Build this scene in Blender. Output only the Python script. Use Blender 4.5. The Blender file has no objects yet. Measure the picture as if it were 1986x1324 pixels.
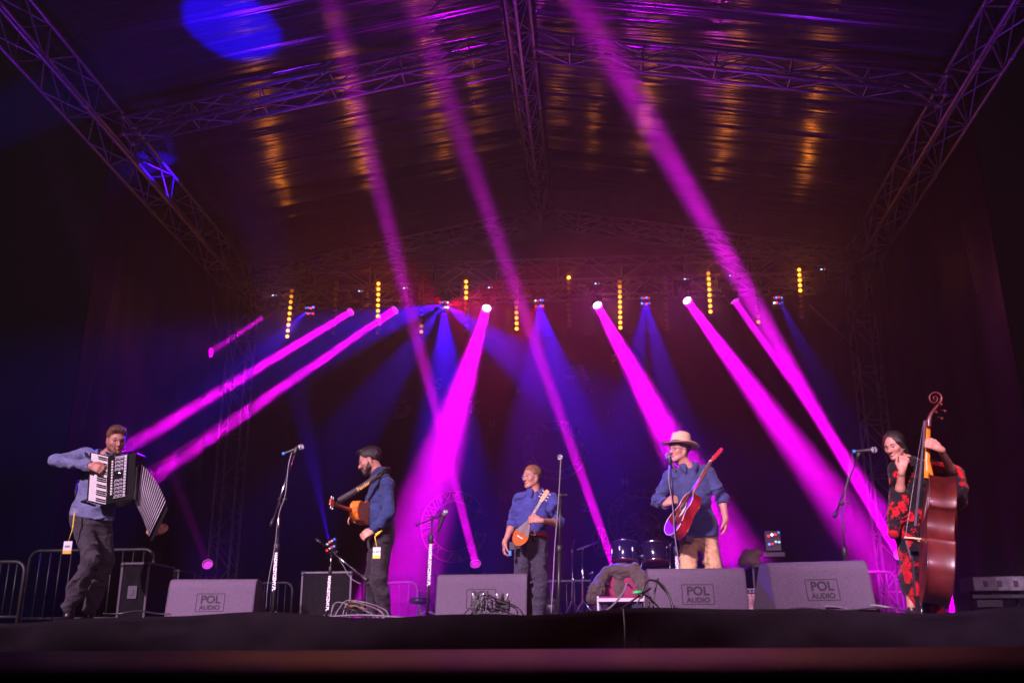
import bpy, bmesh, math, random
import numpy as np
from mathutils import Vector, Matrix
random.seed(7); np.random.seed(7)
sc = bpy.context.scene
R = math.radians

# ---------------------------------------------------------------- camera
F_PX, PITCH, YAW, ROLL, EYE = 1858.5, 0.3068, 0.0819, -0.0051, Vector((0, 0, -0.16))
cf = Vector((-math.sin(YAW)*math.cos(PITCH), math.cos(YAW)*math.cos(PITCH), math.sin(PITCH)))
cr = Vector((math.cos(YAW), math.sin(YAW), 0)); cu = cr.cross(cf)
cr, cu = cr*math.cos(ROLL)+cu*math.sin(ROLL), cu*math.cos(ROLL)-cr*math.sin(ROLL)
cam_d = bpy.data.cameras.new('camera'); cam = bpy.data.objects.new('camera', cam_d)
sc.collection.objects.link(cam)
cam.matrix_world = Matrix(((cr.x, cu.x, -cf.x, EYE.x), (cr.y, cu.y, -cf.y, EYE.y), (cr.z, cu.z, -cf.z, EYE.z), (0, 0, 0, 1)))
cam_d.sensor_width = 36; cam_d.lens = F_PX/1986*36; cam_d.clip_start = 0.05; cam_d.clip_end = 300
cam_d.dof.use_dof = True; cam_d.dof.focus_distance = 10.0; cam_d.dof.aperture_fstop = 2.2
sc.camera = cam

def at(u, v, y):
    """point of the photograph's pixel (u, v) on the vertical plane at stage depth y"""
    d = cf + cr*((u-993)/F_PX) + cu*((662-v)/F_PX)
    return EYE + d*((y-EYE.y)/d.y)

# ---------------------------------------------------------------- world, exposure
w = bpy.data.worlds.new('World'); sc.world = w; w.use_nodes = True
bg = w.node_tree.nodes['Background']; bg.inputs[0].default_value = (0.5, 0.6, 1.0, 1); bg.inputs[1].default_value = 0.002
sc.view_settings.view_transform = 'Standard'; sc.view_settings.look = 'None'
sc.view_settings.exposure = 0; sc.view_settings.gamma = 1
cy = sc.cycles
cy.max_bounces = 5; cy.diffuse_bounces = 2; cy.glossy_bounces = 2; cy.transmission_bounces = 3
cy.volume_bounces = 0; cy.transparent_max_bounces = 12; cy.caustics_reflective = False; cy.caustics_refractive = False
cy.sample_clamp_indirect = 2.0; cy.use_denoising = True; cy.use_light_tree = True

# ---------------------------------------------------------------- helpers
COL = sc.collection
def tag(o, label=None, cat=None, group=None, kind=None):
    if label: o['label'] = label
    if cat: o['category'] = cat
    if group: o['group'] = group
    if kind: o['kind'] = kind
    return o
def empty(name, loc=(0, 0, 0), rz=0, label=None, cat=None, group=None):
    o = bpy.data.objects.new(name, None); COL.objects.link(o); o.location = loc; o.rotation_euler = (0, 0, rz)
    o.empty_display_size = 0.1
    return tag(o, label, cat, group)
def link(name, me, mat=None, parent=None, world=False):
    """world=True: mesh coordinates are world coordinates; the parent must carry only a location / rz"""
    o = bpy.data.objects.new(name, me); COL.objects.link(o)
    if mat:
        for m in (mat if isinstance(mat, (list, tuple)) else [mat]): me.materials.append(m)
    if parent:
        o.parent = parent
        if world:
            p = parent
            M = Matrix.Identity(4)
            while p: M = p.matrix_basis @ M; p = p.parent
            me.transform(M.inverted())
    return o
def copy_tree(o, parent=None):
    c = o.copy(); COL.objects.link(c); c.parent = parent
    for ch in list(o.children): copy_tree(ch, c)
    return c
class MB:
    """collects shapes, builds one mesh"""
    def __init__(s): s.v = []; s.f = []; s.m = []; s.sm = []
    def add(s, vs, fs, mi=0, smooth=False):
        n = len(s.v); s.v += [tuple(v) for v in vs]
        for f in fs: s.f.append([n+i for i in f]); s.m.append(mi); s.sm.append(smooth)
    def box(s, c, size, rot=None, mi=0):
        x, y, z = size[0]/2, size[1]/2, size[2]/2; c = Vector(c)
        vs = [Vector(p) for p in ((-x,-y,-z),(x,-y,-z),(x,y,-z),(-x,y,-z),(-x,-y,z),(x,-y,z),(x,y,z),(-x,y,z))]
        if rot is not None: vs = [rot @ v for v in vs]
        s.add([v+c for v in vs], [(0,3,2,1),(4,5,6,7),(0,1,5,4),(1,2,6,5),(2,3,7,6),(3,0,4,7)], mi)
    def tube(s, pts, r, n=8, mi=0, cap=True, closed=False):
        pts = [Vector(p) for p in pts]; k = len(pts)
        rs = r if isinstance(r, (list, tuple)) else [r]*k
        rings = []; up = None
        for i, p in enumerate(pts):
            a = pts[(i-1) % k] if (i or closed) else p; b = pts[(i+1) % k] if (i < k-1 or closed) else p
            d = (b-a).normalized() if (b-a).length > 1e-9 else Vector((0, 0, 1))
            if up is None: up = d.orthogonal().normalized()
            up = (up - d*up.dot(d)); up = up.normalized() if up.length > 1e-6 else d.orthogonal().normalized()
            sd = d.cross(up)
            rings.append([p + (up*math.cos(2*math.pi*j/n)+sd*math.sin(2*math.pi*j/n))*rs[i] for j in range(n)])
        vs = [v for rg in rings for v in rg]; fs = []
        for i in range(k if closed else k-1):
            i2 = (i+1) % k
            for j in range(n): fs.append((i*n+j, i*n+(j+1) % n, i2*n+(j+1) % n, i2*n+j))
        if cap and not closed: fs += [tuple(range(n-1, -1, -1)), tuple((k-1)*n+j for j in range(n))]
        s.add(vs, fs, mi, True)
    def lathe(s, prof, M=None, n=24, mi=0):
        """prof = [(r, z)...] about local z, placed by matrix M"""
        M = M or Matrix.Identity(4); vs = []; fs = []
        for r, z in prof:
            for j in range(n): vs.append(M @ Vector((r*math.cos(2*math.pi*j/n), r*math.sin(2*math.pi*j/n), z)))
        for i in range(len(prof)-1):
            for j in range(n): fs.append((i*n+j, i*n+(j+1) % n, (i+1)*n+(j+1) % n, (i+1)*n+j))
        fs += [tuple(range(n-1, -1, -1)), tuple((len(prof)-1)*n+j for j in range(n))]
        s.add(vs, fs, mi, True)
    def prism(s, outline, M, th, mi=0):
        """outline [(x, y)] in M's xy plane, thickness th along z, centred"""
        n = len(outline)
        vs = [M @ Vector((x, y, -th/2)) for x, y in outline] + [M @ Vector((x, y, th/2)) for x, y in outline]
        fs = [tuple(range(n-1, -1, -1)), tuple(range(n, 2*n))] + [(i, (i+1) % n, n+(i+1) % n, n+i) for i in range(n)]
        s.add(vs, fs, mi)
    def mesh(s, name):
        me = bpy.data.meshes.new(name); me.from_pydata(s.v, [], s.f)
        me.polygons.foreach_set('material_index', s.m); me.polygons.foreach_set('use_smooth', s.sm); me.update()
        return me
    def build(s, name, mat=None, parent=None, world=False, bevel=0, smooth=None):
        o = link(name, s.mesh(name), mat, parent, world)
        if bevel:
            b = o.modifiers.new('bevel', 'BEVEL'); b.width = bevel; b.segments = 2; b.limit_method = 'ANGLE'; b.angle_limit = R(40)
        return o
def frame_z(d, up=(0, 0, 1)):
    """3x3 whose z axis is d"""
    z = Vector(d).normalized(); u = Vector(up)
    if abs(z.dot(u)) > 0.98: u = Vector((0, 1, 0))
    x = u.cross(z).normalized(); y = z.cross(x)
    return Matrix(((x.x, y.x, z.x), (x.y, y.y, z.y), (x.z, y.z, z.z)))
def place(o, d): return Matrix.Translation(o) @ frame_z(d).to_4x4()

# ---------------------------------------------------------------- materials
def mat(name, col=(.5, .5, .5), rough=.6, metal=0, spec=.5, emit=None, es=1, var=0, vscale=20, bump=0, bscale=60, coat=0, alpha=None, stretch=None, sheen=0):
    m = bpy.data.materials.new(name); m.use_nodes = True; nt = m.node_tree; b = nt.nodes['Principled BSDF']
    b.inputs['Base Color'].default_value = (*col, 1); b.inputs['Roughness'].default_value = rough; b.inputs['Metallic'].default_value = metal
    b.inputs['Specular IOR Level'].default_value = spec; b.inputs['Coat Weight'].default_value = coat
    b.inputs['Sheen Weight'].default_value = sheen
    if emit: b.inputs['Emission Color'].default_value = (*emit, 1); b.inputs['Emission Strength'].default_value = es
    tc = nt.nodes.new('ShaderNodeTexCoord'); src = tc.outputs['Object']
    if stretch:
        mp = nt.nodes.new('ShaderNodeMapping'); mp.inputs['Scale'].default_value = stretch; nt.links.new(src, mp.inputs[0]); src = mp.outputs[0]
    if var:
        n = nt.nodes.new('ShaderNodeTexNoise'); n.inputs['Scale'].default_value = vscale; n.inputs['Detail'].default_value = 5; nt.links.new(src, n.inputs[0])
        r = nt.nodes.new('ShaderNodeValToRGB'); nt.links.new(n.outputs[0], r.inputs[0])
        r.color_ramp.elements[0].position = .3; r.color_ramp.elements[1].position = .7
        r.color_ramp.elements[0].color = (*[c*(1-var) for c in col], 1); r.color_ramp.elements[1].color = (*[min(1, c*(1+var)) for c in col], 1)
        nt.links.new(r.outputs[0], b.inputs['Base Color'])
        rr = nt.nodes.new('ShaderNodeMapRange'); rr.inputs[3].default_value = max(0, rough-.12); rr.inputs[4].default_value = min(1, rough+.12)
        nt.links.new(n.outputs[0], rr.inputs[0]); nt.links.new(rr.outputs[0], b.inputs['Roughness'])
    if bump:
        n2 = nt.nodes.new('ShaderNodeTexNoise'); n2.inputs['Scale'].default_value = bscale; n2.inputs['Detail'].default_value = 4; nt.links.new(src, n2.inputs[0])
        bp = nt.nodes.new('ShaderNodeBump'); bp.inputs['Strength'].default_value = bump; bp.inputs['Distance'].default_value = .01
        nt.links.new(n2.outputs[0], bp.inputs['Height']); nt.links.new(bp.outputs[0], b.inputs['Normal'])
    return m
def glow(name, col, s, through=False):
    """a lamp's own luminous face; through=True is a clear lens that also lets the lamp behind it out"""
    m = bpy.data.materials.new(name); m.use_nodes = True; nt = m.node_tree; nt.nodes.clear()
    o = nt.nodes.new('ShaderNodeOutputMaterial'); e = nt.nodes.new('ShaderNodeEmission')
    e.inputs[0].default_value = (*col, 1); e.inputs[1].default_value = s; last = e.outputs[0]
    if through:
        t = nt.nodes.new('ShaderNodeBsdfTransparent'); a = nt.nodes.new('ShaderNodeAddShader')
        nt.links.new(e.outputs[0], a.inputs[0]); nt.links.new(t.outputs[0], a.inputs[1]); last = a.outputs[0]
    nt.links.new(last, o.inputs[0]); m.cycles.emission_sampling = 'NONE'
    return m
M_truss = mat('aluminium_tube', (.52, .50, .50), .42, .7, var=.15, vscale=8)
M_black = mat('black_metal', (.012, .012, .014), .42, .0, var=.3, vscale=30)
M_blackp = mat('black_plastic', (.015, .015, .017), .5)
M_chrome = mat('chrome', (.7, .7, .72), .15, 1)
M_steel = mat('galvanised_steel', (.045, .045, .05), .5, .6, var=.25, vscale=15)

# ---------------------------------------------------------------- lamps
MAG2 = (1.0, 0, .96)
BLUE, REDC, AMB = (.03, .02, 1.0), (1.0, .01, .03), (1.0, .36, .04)
def beam(src, dst, col, power, rad=.05, spread=3.0, name='beam_lamp', parent=None):
    l = bpy.data.lights.new(name, 'AREA'); l.shape = 'DISK'; l.size = rad*2; l.spread = R(spread); l.energy = power; l.color = col
    o = bpy.data.objects.new(name, l); COL.objects.link(o)
    src, dst = Vector(src), Vector(dst); d = (dst-src).normalized()
    M = Matrix.Translation(src+d*.012) @ frame_z(-d).to_4x4()
    if parent: o.parent = parent; M = parent.matrix_basis.inverted() @ M
    o.matrix_basis = M
    return o
def spot(src, dst, col, power, ang, blend=.3, rad=.05, name='spot_lamp'):
    l = bpy.data.lights.new(name, 'SPOT'); l.energy = power; l.color = col; l.spot_size = R(ang); l.spot_blend = blend; l.shadow_soft_size = rad
    o = bpy.data.objects.new(name, l); COL.objects.link(o)
    src, dst = Vector(src), Vector(dst); o.matrix_basis = Matrix.Translation(src) @ frame_z(src-dst).to_4x4().to_4x4()
    return o
# front-of-house lamps over the audience light the band, as in the photo
for tx, ty, kp in ((-4.15, 8.75, 16000), (-1.9, 8.9, 15000), (-.1, 9.9, 15000), (1.75, 9.3, 15000), (3.55, 8.0, 13000)):
    spot((-5.5+tx*.5, -4.5, 7.2), (tx, ty-.65, .72), (1, .64, .92), kp*.86, 17, .55, .10, 'front_lamp')
for tx, ty in ((-2.8, 8.6), (.9, 9.2), (3.2, 8.2)): spot((6.0, -8, 4.6), (tx, ty, .75), (1, .50, .85), 4200, 13, .8, .10, 'front_lamp')

# ---------------------------------------------------------------- air
hz = MB(); hz.box((-.8, 9.5, 4.9), (26, 27, 12.6)); M_h = bpy.data.materials.new('haze'); M_h.use_nodes = True
nt = M_h.node_tree; nt.nodes.clear(); ho = nt.nodes.new('ShaderNodeOutputMaterial'); pv = nt.nodes.new('ShaderNodeVolumePrincipled')
pv.inputs['Density'].default_value = .007; pv.inputs['Color'].default_value = (.9, .9, .92, 1); pv.inputs['Anisotropy'].default_value = .72
nt.links.new(pv.outputs[0], ho.inputs['Volume'])
tag(hz.build('haze', M_h), kind='stuff', label='thin stage smoke filling the air around the band', cat='haze')

# ---------------------------------------------------------------- setting
CX, HW, SLOPE = -.8265, 5.8, .0472
def eave(y): return 7.27 - SLOPE*(y-11)
def ridge(y): return 8.15 - SLOPE*(y-11)
YM, YB, YF = 11.9, 17.3, 6.3
# --- truss
def truss(name, p0, p1, w=.3, h=.3, kind='box', step=.5, r=.025, rb=.010, up=(0, 0, 1), label=None, cat='truss', group=None, chord_r=None):
    p0, p1 = Vector(p0), Vector(p1); d = (p1-p0); L = d.length; d.normalize()
    u = Vector(up); u = (u - d*u.dot(d)).normalized(); s = d.cross(u)
    if kind == 'box': cs = [s*(-w/2)+u*(h/2), s*(w/2)+u*(h/2), s*(w/2)-u*(h/2), s*(-w/2)-u*(h/2)]
    else: cs = [s*(-w/2)+u*(h/3), s*(w/2)+u*(h/3), -u*(2*h/3)]
    root = empty(name, p0, label=label, cat=cat, group=group)
    for c in cs:
        m = MB(); m.tube([c, c+d*L], r, 8); m.build('chord', M_truss, root)
    b = MB(); n = max(2, round(L/step)); k = len(cs)
    for fi in range(k):
        a, c = cs[fi], cs[(fi+1) % k]
        for i in range(n):
            t0, t1 = L*i/n, L*(i+1)/n
            q = (i+fi//2) % 2 if k == 4 else (i+fi) % 2; b.tube([(a if q else c)+d*t0, (c if q else a)+d*t1], rb, 5, cap=False)
            if i % 2 == 0 or i == n: b.tube([a+d*t0, c+d*t0], rb, 5, cap=False)
    for t in np.arange(0, L+.1, 3.0):
        t = min(t, L)
        for i in range(k): b.tube([cs[i]+d*(t-.05), cs[i]+d*(t+.05)], r*1.35, 8)
    b.build('bracing', M_truss, root)
    return root
for sgn, side in ((-1, 'left'), (1, 'right')):
    x = CX + sgn*(HW+.2)
    truss('eave_truss', (x, YF-1.5, eave(YF-1.5)-.26), (x, YB, eave(YB)-.26), .4, .52, step=.62, rb=.013,
          label=f'large box truss running back along the {side} edge of the canopy', group='trusses of the stage roof')
    for y, nm in ((YM, 'middle'), (YB, 'rear')):
        truss('rafter_truss', (CX+sgn*(HW-.02), y, eave(y)-.2), (CX+sgn*.22, y, ridge(y)-.02), .29, .29, step=.5, rb=.012,
              label=f'sloping rafter truss on the {side} side of the {nm} gable', group='trusses of the stage roof')
        
    truss('tower_truss', (x, YB+.3, -1.3), (x, YB+.3, eave(YB)-.3), .4, .4, step=.5, up=(0, 1, 0),
          label=f'upright tower truss at the {side} rear corner of the stage', group='trusses of the stage roof')
truss('ridge_truss', (CX, YF-1.5, ridge(YF-1.5)+.1), (CX, YB+.1, ridge(YB)+.1), .34, .34, kind='tri', step=.4,
      label='three chord ridge truss running down the middle of the canopy', group='trusses of the stage roof')
a, b_ = at(488, 548, YB-.2), at(1645, 513, YB-.2)
truss('rear_truss', a, b_, .4, .42, step=.6, label='level box truss across the rear below the gable', group='trusses of the stage roof')
a, b_ = at(500, 583, 16.9), at(1600, 548, 16.9); LT = (a, b_)
truss('lighting_truss', a, b_, .29, .29, step=.4, label='thin level truss carrying the row of stage lamps', group='trusses of the stage roof')

# --- canopy: two wavy sheets of tarpaulin
M_tarp = mat('black_tarpaulin', (.032, .028, .048), .19, 0, 1.0, var=.15, vscale=.8)
def tarp_bump(m, scale, strength, dist, axis='Y', distort=1.5):
    nt = m.node_tree; b = nt.nodes['Principled BSDF']
    tc = nt.nodes.new('ShaderNodeTexCoord'); mp = nt.nodes.new('ShaderNodeMapping')
    mp.inputs['Scale'].default_value = (.015, 1, .05); nt.links.new(tc.outputs['Object'], mp.inputs[0])
    n = nt.nodes.new('ShaderNodeTexNoise'); n.inputs['Scale'].default_value = scale; n.inputs['Detail'].default_value = 3
    nt.links.new(mp.outputs[0], n.inputs[0])
    bp = nt.nodes.new('ShaderNodeBump'); bp.inputs['Strength'].default_value = strength; bp.inputs['Distance'].default_value = dist
    nt.links.new(n.outputs[0], bp.inputs['Height']); nt.links.new(bp.outputs[0], b.inputs['Normal'])
tarp_bump(M_tarp, 14.0, 1.0, .026); M_tarp.node_tree.nodes['Principled BSDF'].inputs['IOR'].default_value = 1.75
def sheet(fn, nu, nv, name, m, parent=None, label=None, cat=None, kind=None, th=.006):
    mb = MB(); vs = [fn(i/nu, j/nv) for j in range(nv+1) for i in range(nu+1)]
    fs = [(j*(nu+1)+i, j*(nu+1)+i+1, (j+1)*(nu+1)+i+1, (j+1)*(nu+1)+i) for j in range(nv) for i in range(nu)]
    mb.add(vs, fs, 0, True); o = mb.build(name, m, parent)
    if th: s = o.modifiers.new('solid', 'SOLIDIFY'); s.thickness = th
    return tag(o, label, cat, None, kind)
can = empty('roof_canopy', (CX, YF, 7.5), label='black tarpaulin canopy stretched over the roof trusses', cat='canopy')
for sgn in (-1, 1):
    def fn(u, v, sgn=sgn):
        y = YF-2 + v*(YB+.6-YF+2); x = sgn*u*(HW+.75)
        z = ridge(y)+.32 + (eave(y)-ridge(y)-.20)*u + .02*math.sin(y*9+u*5)+.015*math.sin(y*23+u*3+sgn)
        return (x, y-YF, z-7.5)
    sheet(fn, 24, 160, 'roof_panel', M_tarp, can)
M_drape = mat('black_drape', (.022, .018, .026), .75, 0, .3, var=.3, vscale=3, bump=.4, bscale=4, stretch=(1, 1, .15))
M_side = mat('side_tarpaulin', (.02, .018, .025), .5, 0, .3, var=.3, vscale=2, bump=.6, bscale=5, stretch=(1, 1, .2))
def fnb(u, v):
    x = CX-7.0+u*14; z = -.02+v*(8.0); return (x, YB+.75+.05*math.sin(u*60)+.03*math.sin(u*151), min(z, 7.8-abs(x-CX)*.15))
sheet(fnb, 200, 8, 'back_wall', M_drape, label='black fabric back wall hanging behind the stage', cat='wall')
for sgn, side in ((-1, 'left'), (1, 'right')):
    def fns(u, v, sgn=sgn):
        y = 12.7+u*4.7+ (1-v)*-.15; return (CX+sgn*(HW+.62+.04*math.sin(u*25+v*2)), y, -1.2+v*(eave(y)+1.25))
    sheet(fns, 60, 20, 'side_wall', M_side, label=f'dark tarpaulin wall closing the {side} side of the stage', cat='wall')
# --- stage and ground
M_floor = mat('stage_plywood', (.035, .030, .032), .55, var=.4, vscale=6, bump=.2)
g = MB(); g.add([(-60, -20, -1.35), (60, -20, -1.35), (60, 80, -1.35), (-60, 80, -1.35)], [(0, 1, 2, 3)])
tag(g.build('ground', mat('dark_ground', (.03, .03, .028), .9, var=.4, vscale=3)), kind='structure')
s = MB(); s.box((CX, 12.2, -.06), (14.2, 10.2, .12)); tag(s.build('stage_floor', M_floor), kind='structure')
# ---------------------------------------------------------------- bodies: signed distance fields turned into one continuous mesh
_tab = np.random.RandomState(3).rand(32, 32, 32).astype(np.float32)
def vnoise(P):
    i = np.floor(P).astype(np.int32); f = (P-i).astype(np.float32); f = f*f*(3-2*f); i &= 31; j = (i+1) & 31
    x0, y0, z0 = i[..., 0], i[..., 1], i[..., 2]; x1, y1, z1 = j[..., 0], j[..., 1], j[..., 2]
    fx, fy, fz = f[..., 0], f[..., 1], f[..., 2]; t = _tab
    a = t[x0, y0, z0]*(1-fx)+t[x1, y0, z0]*fx; b = t[x0, y1, z0]*(1-fx)+t[x1, y1, z0]*fx
    c = t[x0, y0, z1]*(1-fx)+t[x1, y0, z1]*fx; d = t[x0, y1, z1]*(1-fx)+t[x1, y1, z1]*fx
    return (a*(1-fy)+b*fy)*(1-fz)+(c*(1-fy)+d*fy)*fz
class SDF:
    def __init__(s, lo, hi, h):
        s.lo = np.array(lo, float); s.h = h; s.n = np.ceil((np.array(hi)-s.lo)/h).astype(int)+1
        s.D = np.full(s.n, 1.0, np.float32)
    def win(s, lo, hi, m):
        a = np.clip(np.floor((np.array(lo)-m-s.lo)/s.h).astype(int), 0, s.n-1); b = np.clip(np.ceil((np.array(hi)+m-s.lo)/s.h).astype(int)+1, 0, s.n)
        g = np.meshgrid(*[(s.lo[k]+s.h*np.arange(a[k], b[k])).astype(np.float32) for k in range(3)], indexing='ij')
        return tuple(slice(a[k], b[k]) for k in range(3)), np.stack(g, -1)
    def comb(s, sl, d, k, op):
        o = s.D[sl]
        if op == 'add':
            h = np.maximum(k-np.abs(o-d), 0)/k if k > 0 else 0
            s.D[sl] = np.minimum(o, d)-h*h*k*.25
        else:
            d = -d; h = np.maximum(k-np.abs(o-d), 0)/k if k > 0 else 0
            s.D[sl] = np.maximum(o, d)+h*h*k*.25
    def cone(s, a, b, ra, rb=None, k=.02, op='add'):
        a = np.array(a, float); b = np.array(b, float); rb = ra if rb is None else rb; R_ = max(ra, rb)
        sl, P = s.win(np.minimum(a, b)-R_, np.maximum(a, b)+R_, k+3*s.h)
        if P.size == 0: return
        ab = b-a; L2 = max(ab@ab, 1e-9); t = np.clip(((P-a)@ab)/L2, 0, 1)
        d = np.linalg.norm(P-a-t[..., None]*ab, axis=-1)-(ra+(rb-ra)*t); s.comb(sl, d.astype(np.float32), k, op)
    def ell(s, c, r, M=None, k=.02, op='add'):
        c = np.array(c, float); r = np.array(r, float); R_ = r.max()
        sl, P = s.win(c-R_, c+R_, k+3*s.h)
        if P.size == 0: return
        q = P-c
        if M is not None: q = q@np.array(M)          # columns of M are the local axes
        k0 = np.linalg.norm(q/r, axis=-1); k1 = np.linalg.norm(q/(r*r), axis=-1)+1e-9
        s.comb(sl, (k0*(k0-1)/k1).astype(np.float32), k, op)
    def cut(s, p, n, k=.004):
        """removes the side n points to"""
        g = [(s.lo[i]+s.h*np.arange(s.n[i])-p[i])*n[i] for i in range(3)]
        d = (g[0][:, None, None]+g[1][None, :, None]+g[2][None, None, :]).astype(np.float32)
        s.D = np.maximum(s.D, d)
    def wrinkle(s, amp, sc=(8, 8, 15), seed=0, fine=.3, ridged=True):
        m = np.abs(s.D) < .04; ix = np.argwhere(m); P = s.lo+s.h*ix
        w = vnoise(P*3.1+seed)[:, None]*1.6; n = vnoise(P*np.array(sc)*1.1+w*3+seed*7.7)
        if ridged: n = np.clip(1-np.abs(2*n-1)*1.5, 0, 1)**1.7; m2 = vnoise(P*4.3+seed*1.9+9); n = n*np.clip(m2*2.2-.35, .12, 1.25)+.22
        n2 = vnoise(P*np.array(sc)*2.7+w*3+seed*3.3)-.5
        s.D[m] -= (amp*(n-.3)+amp*fine*n2).astype(np.float32)
    def mesh(s, name):
        D = s.D; D[0] = D[-1] = 1; D[:, 0] = D[:, -1] = 1; D[:, :, 0] = D[:, :, -1] = 1; I = D < 0
        c = [I[i:I.shape[0]-1+i, j:I.shape[1]-1+j, k:I.shape[2]-1+k] for i in (0, 1) for j in (0, 1) for k in (0, 1)]
        s8 = sum(x.astype(np.int8) for x in c); act = (s8 > 0) & (s8 < 8); ix = np.argwhere(act)
        vid = np.full(act.shape, -1, np.int32); vid[act] = np.arange(len(ix))
        cor = [(i, j, k) for i in (0, 1) for j in (0, 1) for k in (0, 1)]
        acc = np.zeros((len(ix), 3)); cnt = np.zeros(len(ix))
        for a in cor:
            for ax in range(3):
                if a[ax]: continue
                b = list(a); b[ax] = 1
                da = D[ix[:, 0]+a[0], ix[:, 1]+a[1], ix[:, 2]+a[2]]; db = D[ix[:, 0]+b[0], ix[:, 1]+b[1], ix[:, 2]+b[2]]
                m = (da < 0) != (db < 0); t = np.where(m, da/(da-db+1e-12), 0)
                p = np.array(a, float)[None]+np.zeros((len(ix), 3)); p[:, ax] = t
                acc[m] += p[m]; cnt[m] += 1
        V = s.lo+s.h*(ix+acc/np.maximum(cnt, 1)[:, None]); F = []
        for ax in range(3):
            u, v = (ax+1) % 3, (ax+2) % 3; sh = list(I.shape); sh[ax] -= 1
            A = I[tuple(slice(0, sh[q]) for q in range(3))]; o = [0, 0, 0]; o[ax] = 1
            B = I[tuple(slice(o[q], o[q]+sh[q]) for q in range(3))]; e = np.argwhere(A != B)
            e = e[(e[:, u] > 0) & (e[:, v] > 0)]; fl = A[e[:, 0], e[:, 1], e[:, 2]]
            def g(du, dv): q = e.copy(); q[:, u] -= du; q[:, v] -= dv; return vid[q[:, 0], q[:, 1], q[:, 2]]
            q = np.stack([g(1, 1), g(0, 1), g(0, 0), g(1, 0)], 1); q[~fl] = q[~fl][:, ::-1]; F.append(q)
        F = np.concatenate(F); F = F[(F >= 0).all(1)]
        me = bpy.data.meshes.new(name); me.vertices.add(len(V)); me.vertices.foreach_set('co', V.astype(np.float32).ravel())
        me.loops.add(F.size); me.loops.foreach_set('vertex_index', F.ravel().astype(np.int32))
        me.polygons.add(len(F)); me.polygons.foreach_set('loop_start', np.arange(0, F.size, 4, dtype=np.int32))
        me.polygons.foreach_set('use_smooth', np.ones(len(F), bool)); me.update(calc_edges=True); me.validate()
        return me
def nv(v): v = np.array(v, float); return v/np.linalg.norm(v)

def hair_mat(name, col):
    return mat(name, col, .45, var=.5, vscale=90, bump=.8, bscale=160, stretch=(1, 1, .3))
def cloth_mat(name, col, bump=.25, crease=1.0):
    m = mat(name, col, .85, 0, .2, var=.18, vscale=14, bump=bump, bscale=500, sheen=.1); nt = m.node_tree; b = nt.nodes['Principled BSDF']
    tc = nt.nodes.new('ShaderNodeTexCoord'); mp = nt.nodes.new('ShaderNodeMapping'); mp.inputs['Scale'].default_value = (1, 1, 1.9); mp.inputs['Rotation'].default_value = (.5, .4, 0)
    n = nt.nodes.new('ShaderNodeTexNoise'); n.inputs['Scale'].default_value = 6; n.inputs['Detail'].default_value = 1.5; n.inputs['Distortion'].default_value = 1.6
    a = nt.nodes.new('ShaderNodeMath'); a.operation = 'SUBTRACT'; a.inputs[1].default_value = .5; c = nt.nodes.new('ShaderNodeMath'); c.operation = 'ABSOLUTE'
    d = nt.nodes.new('ShaderNodeMath'); d.operation = 'POWER'; d.inputs[1].default_value = .55
    bp = nt.nodes.new('ShaderNodeBump'); bp.invert = True; bp.inputs['Strength'].default_value = .45*crease; bp.inputs['Distance'].default_value = .035
    nt.links.new(tc.outputs['Object'], mp.inputs[0]); nt.links.new(mp.outputs[0], n.inputs[0]); nt.links.new(n.outputs[0], a.inputs[0]); nt.links.new(a.outputs[0], c.inputs[0]); nt.links.new(c.outputs[0], d.inputs[0])
    nt.links.new(d.outputs[0], bp.inputs['Height']); l = b.inputs['Normal'].links[0].from_node; nt.links.new(bp.outputs[0], l.inputs['Normal'])
    return m
M_skin = mat('skin', (.47, .225, .155), .48, 0, .4, var=.10, vscale=18, bump=.1, bscale=120)
M_eye = mat('eye_white', (.14, .11, .11), .35); M_iris = mat('iris', (.03, .02, .015), .2)
M_button = mat('shirt_button', (.25, .24, .27), .4)
M_shoe = mat('shoe_leather', (.012, .011, .011), .35)
M_lip = mat('lips', (.45, .15, .13), .4); M_teeth = mat('teeth', (.8, .78, .74), .3)

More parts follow.
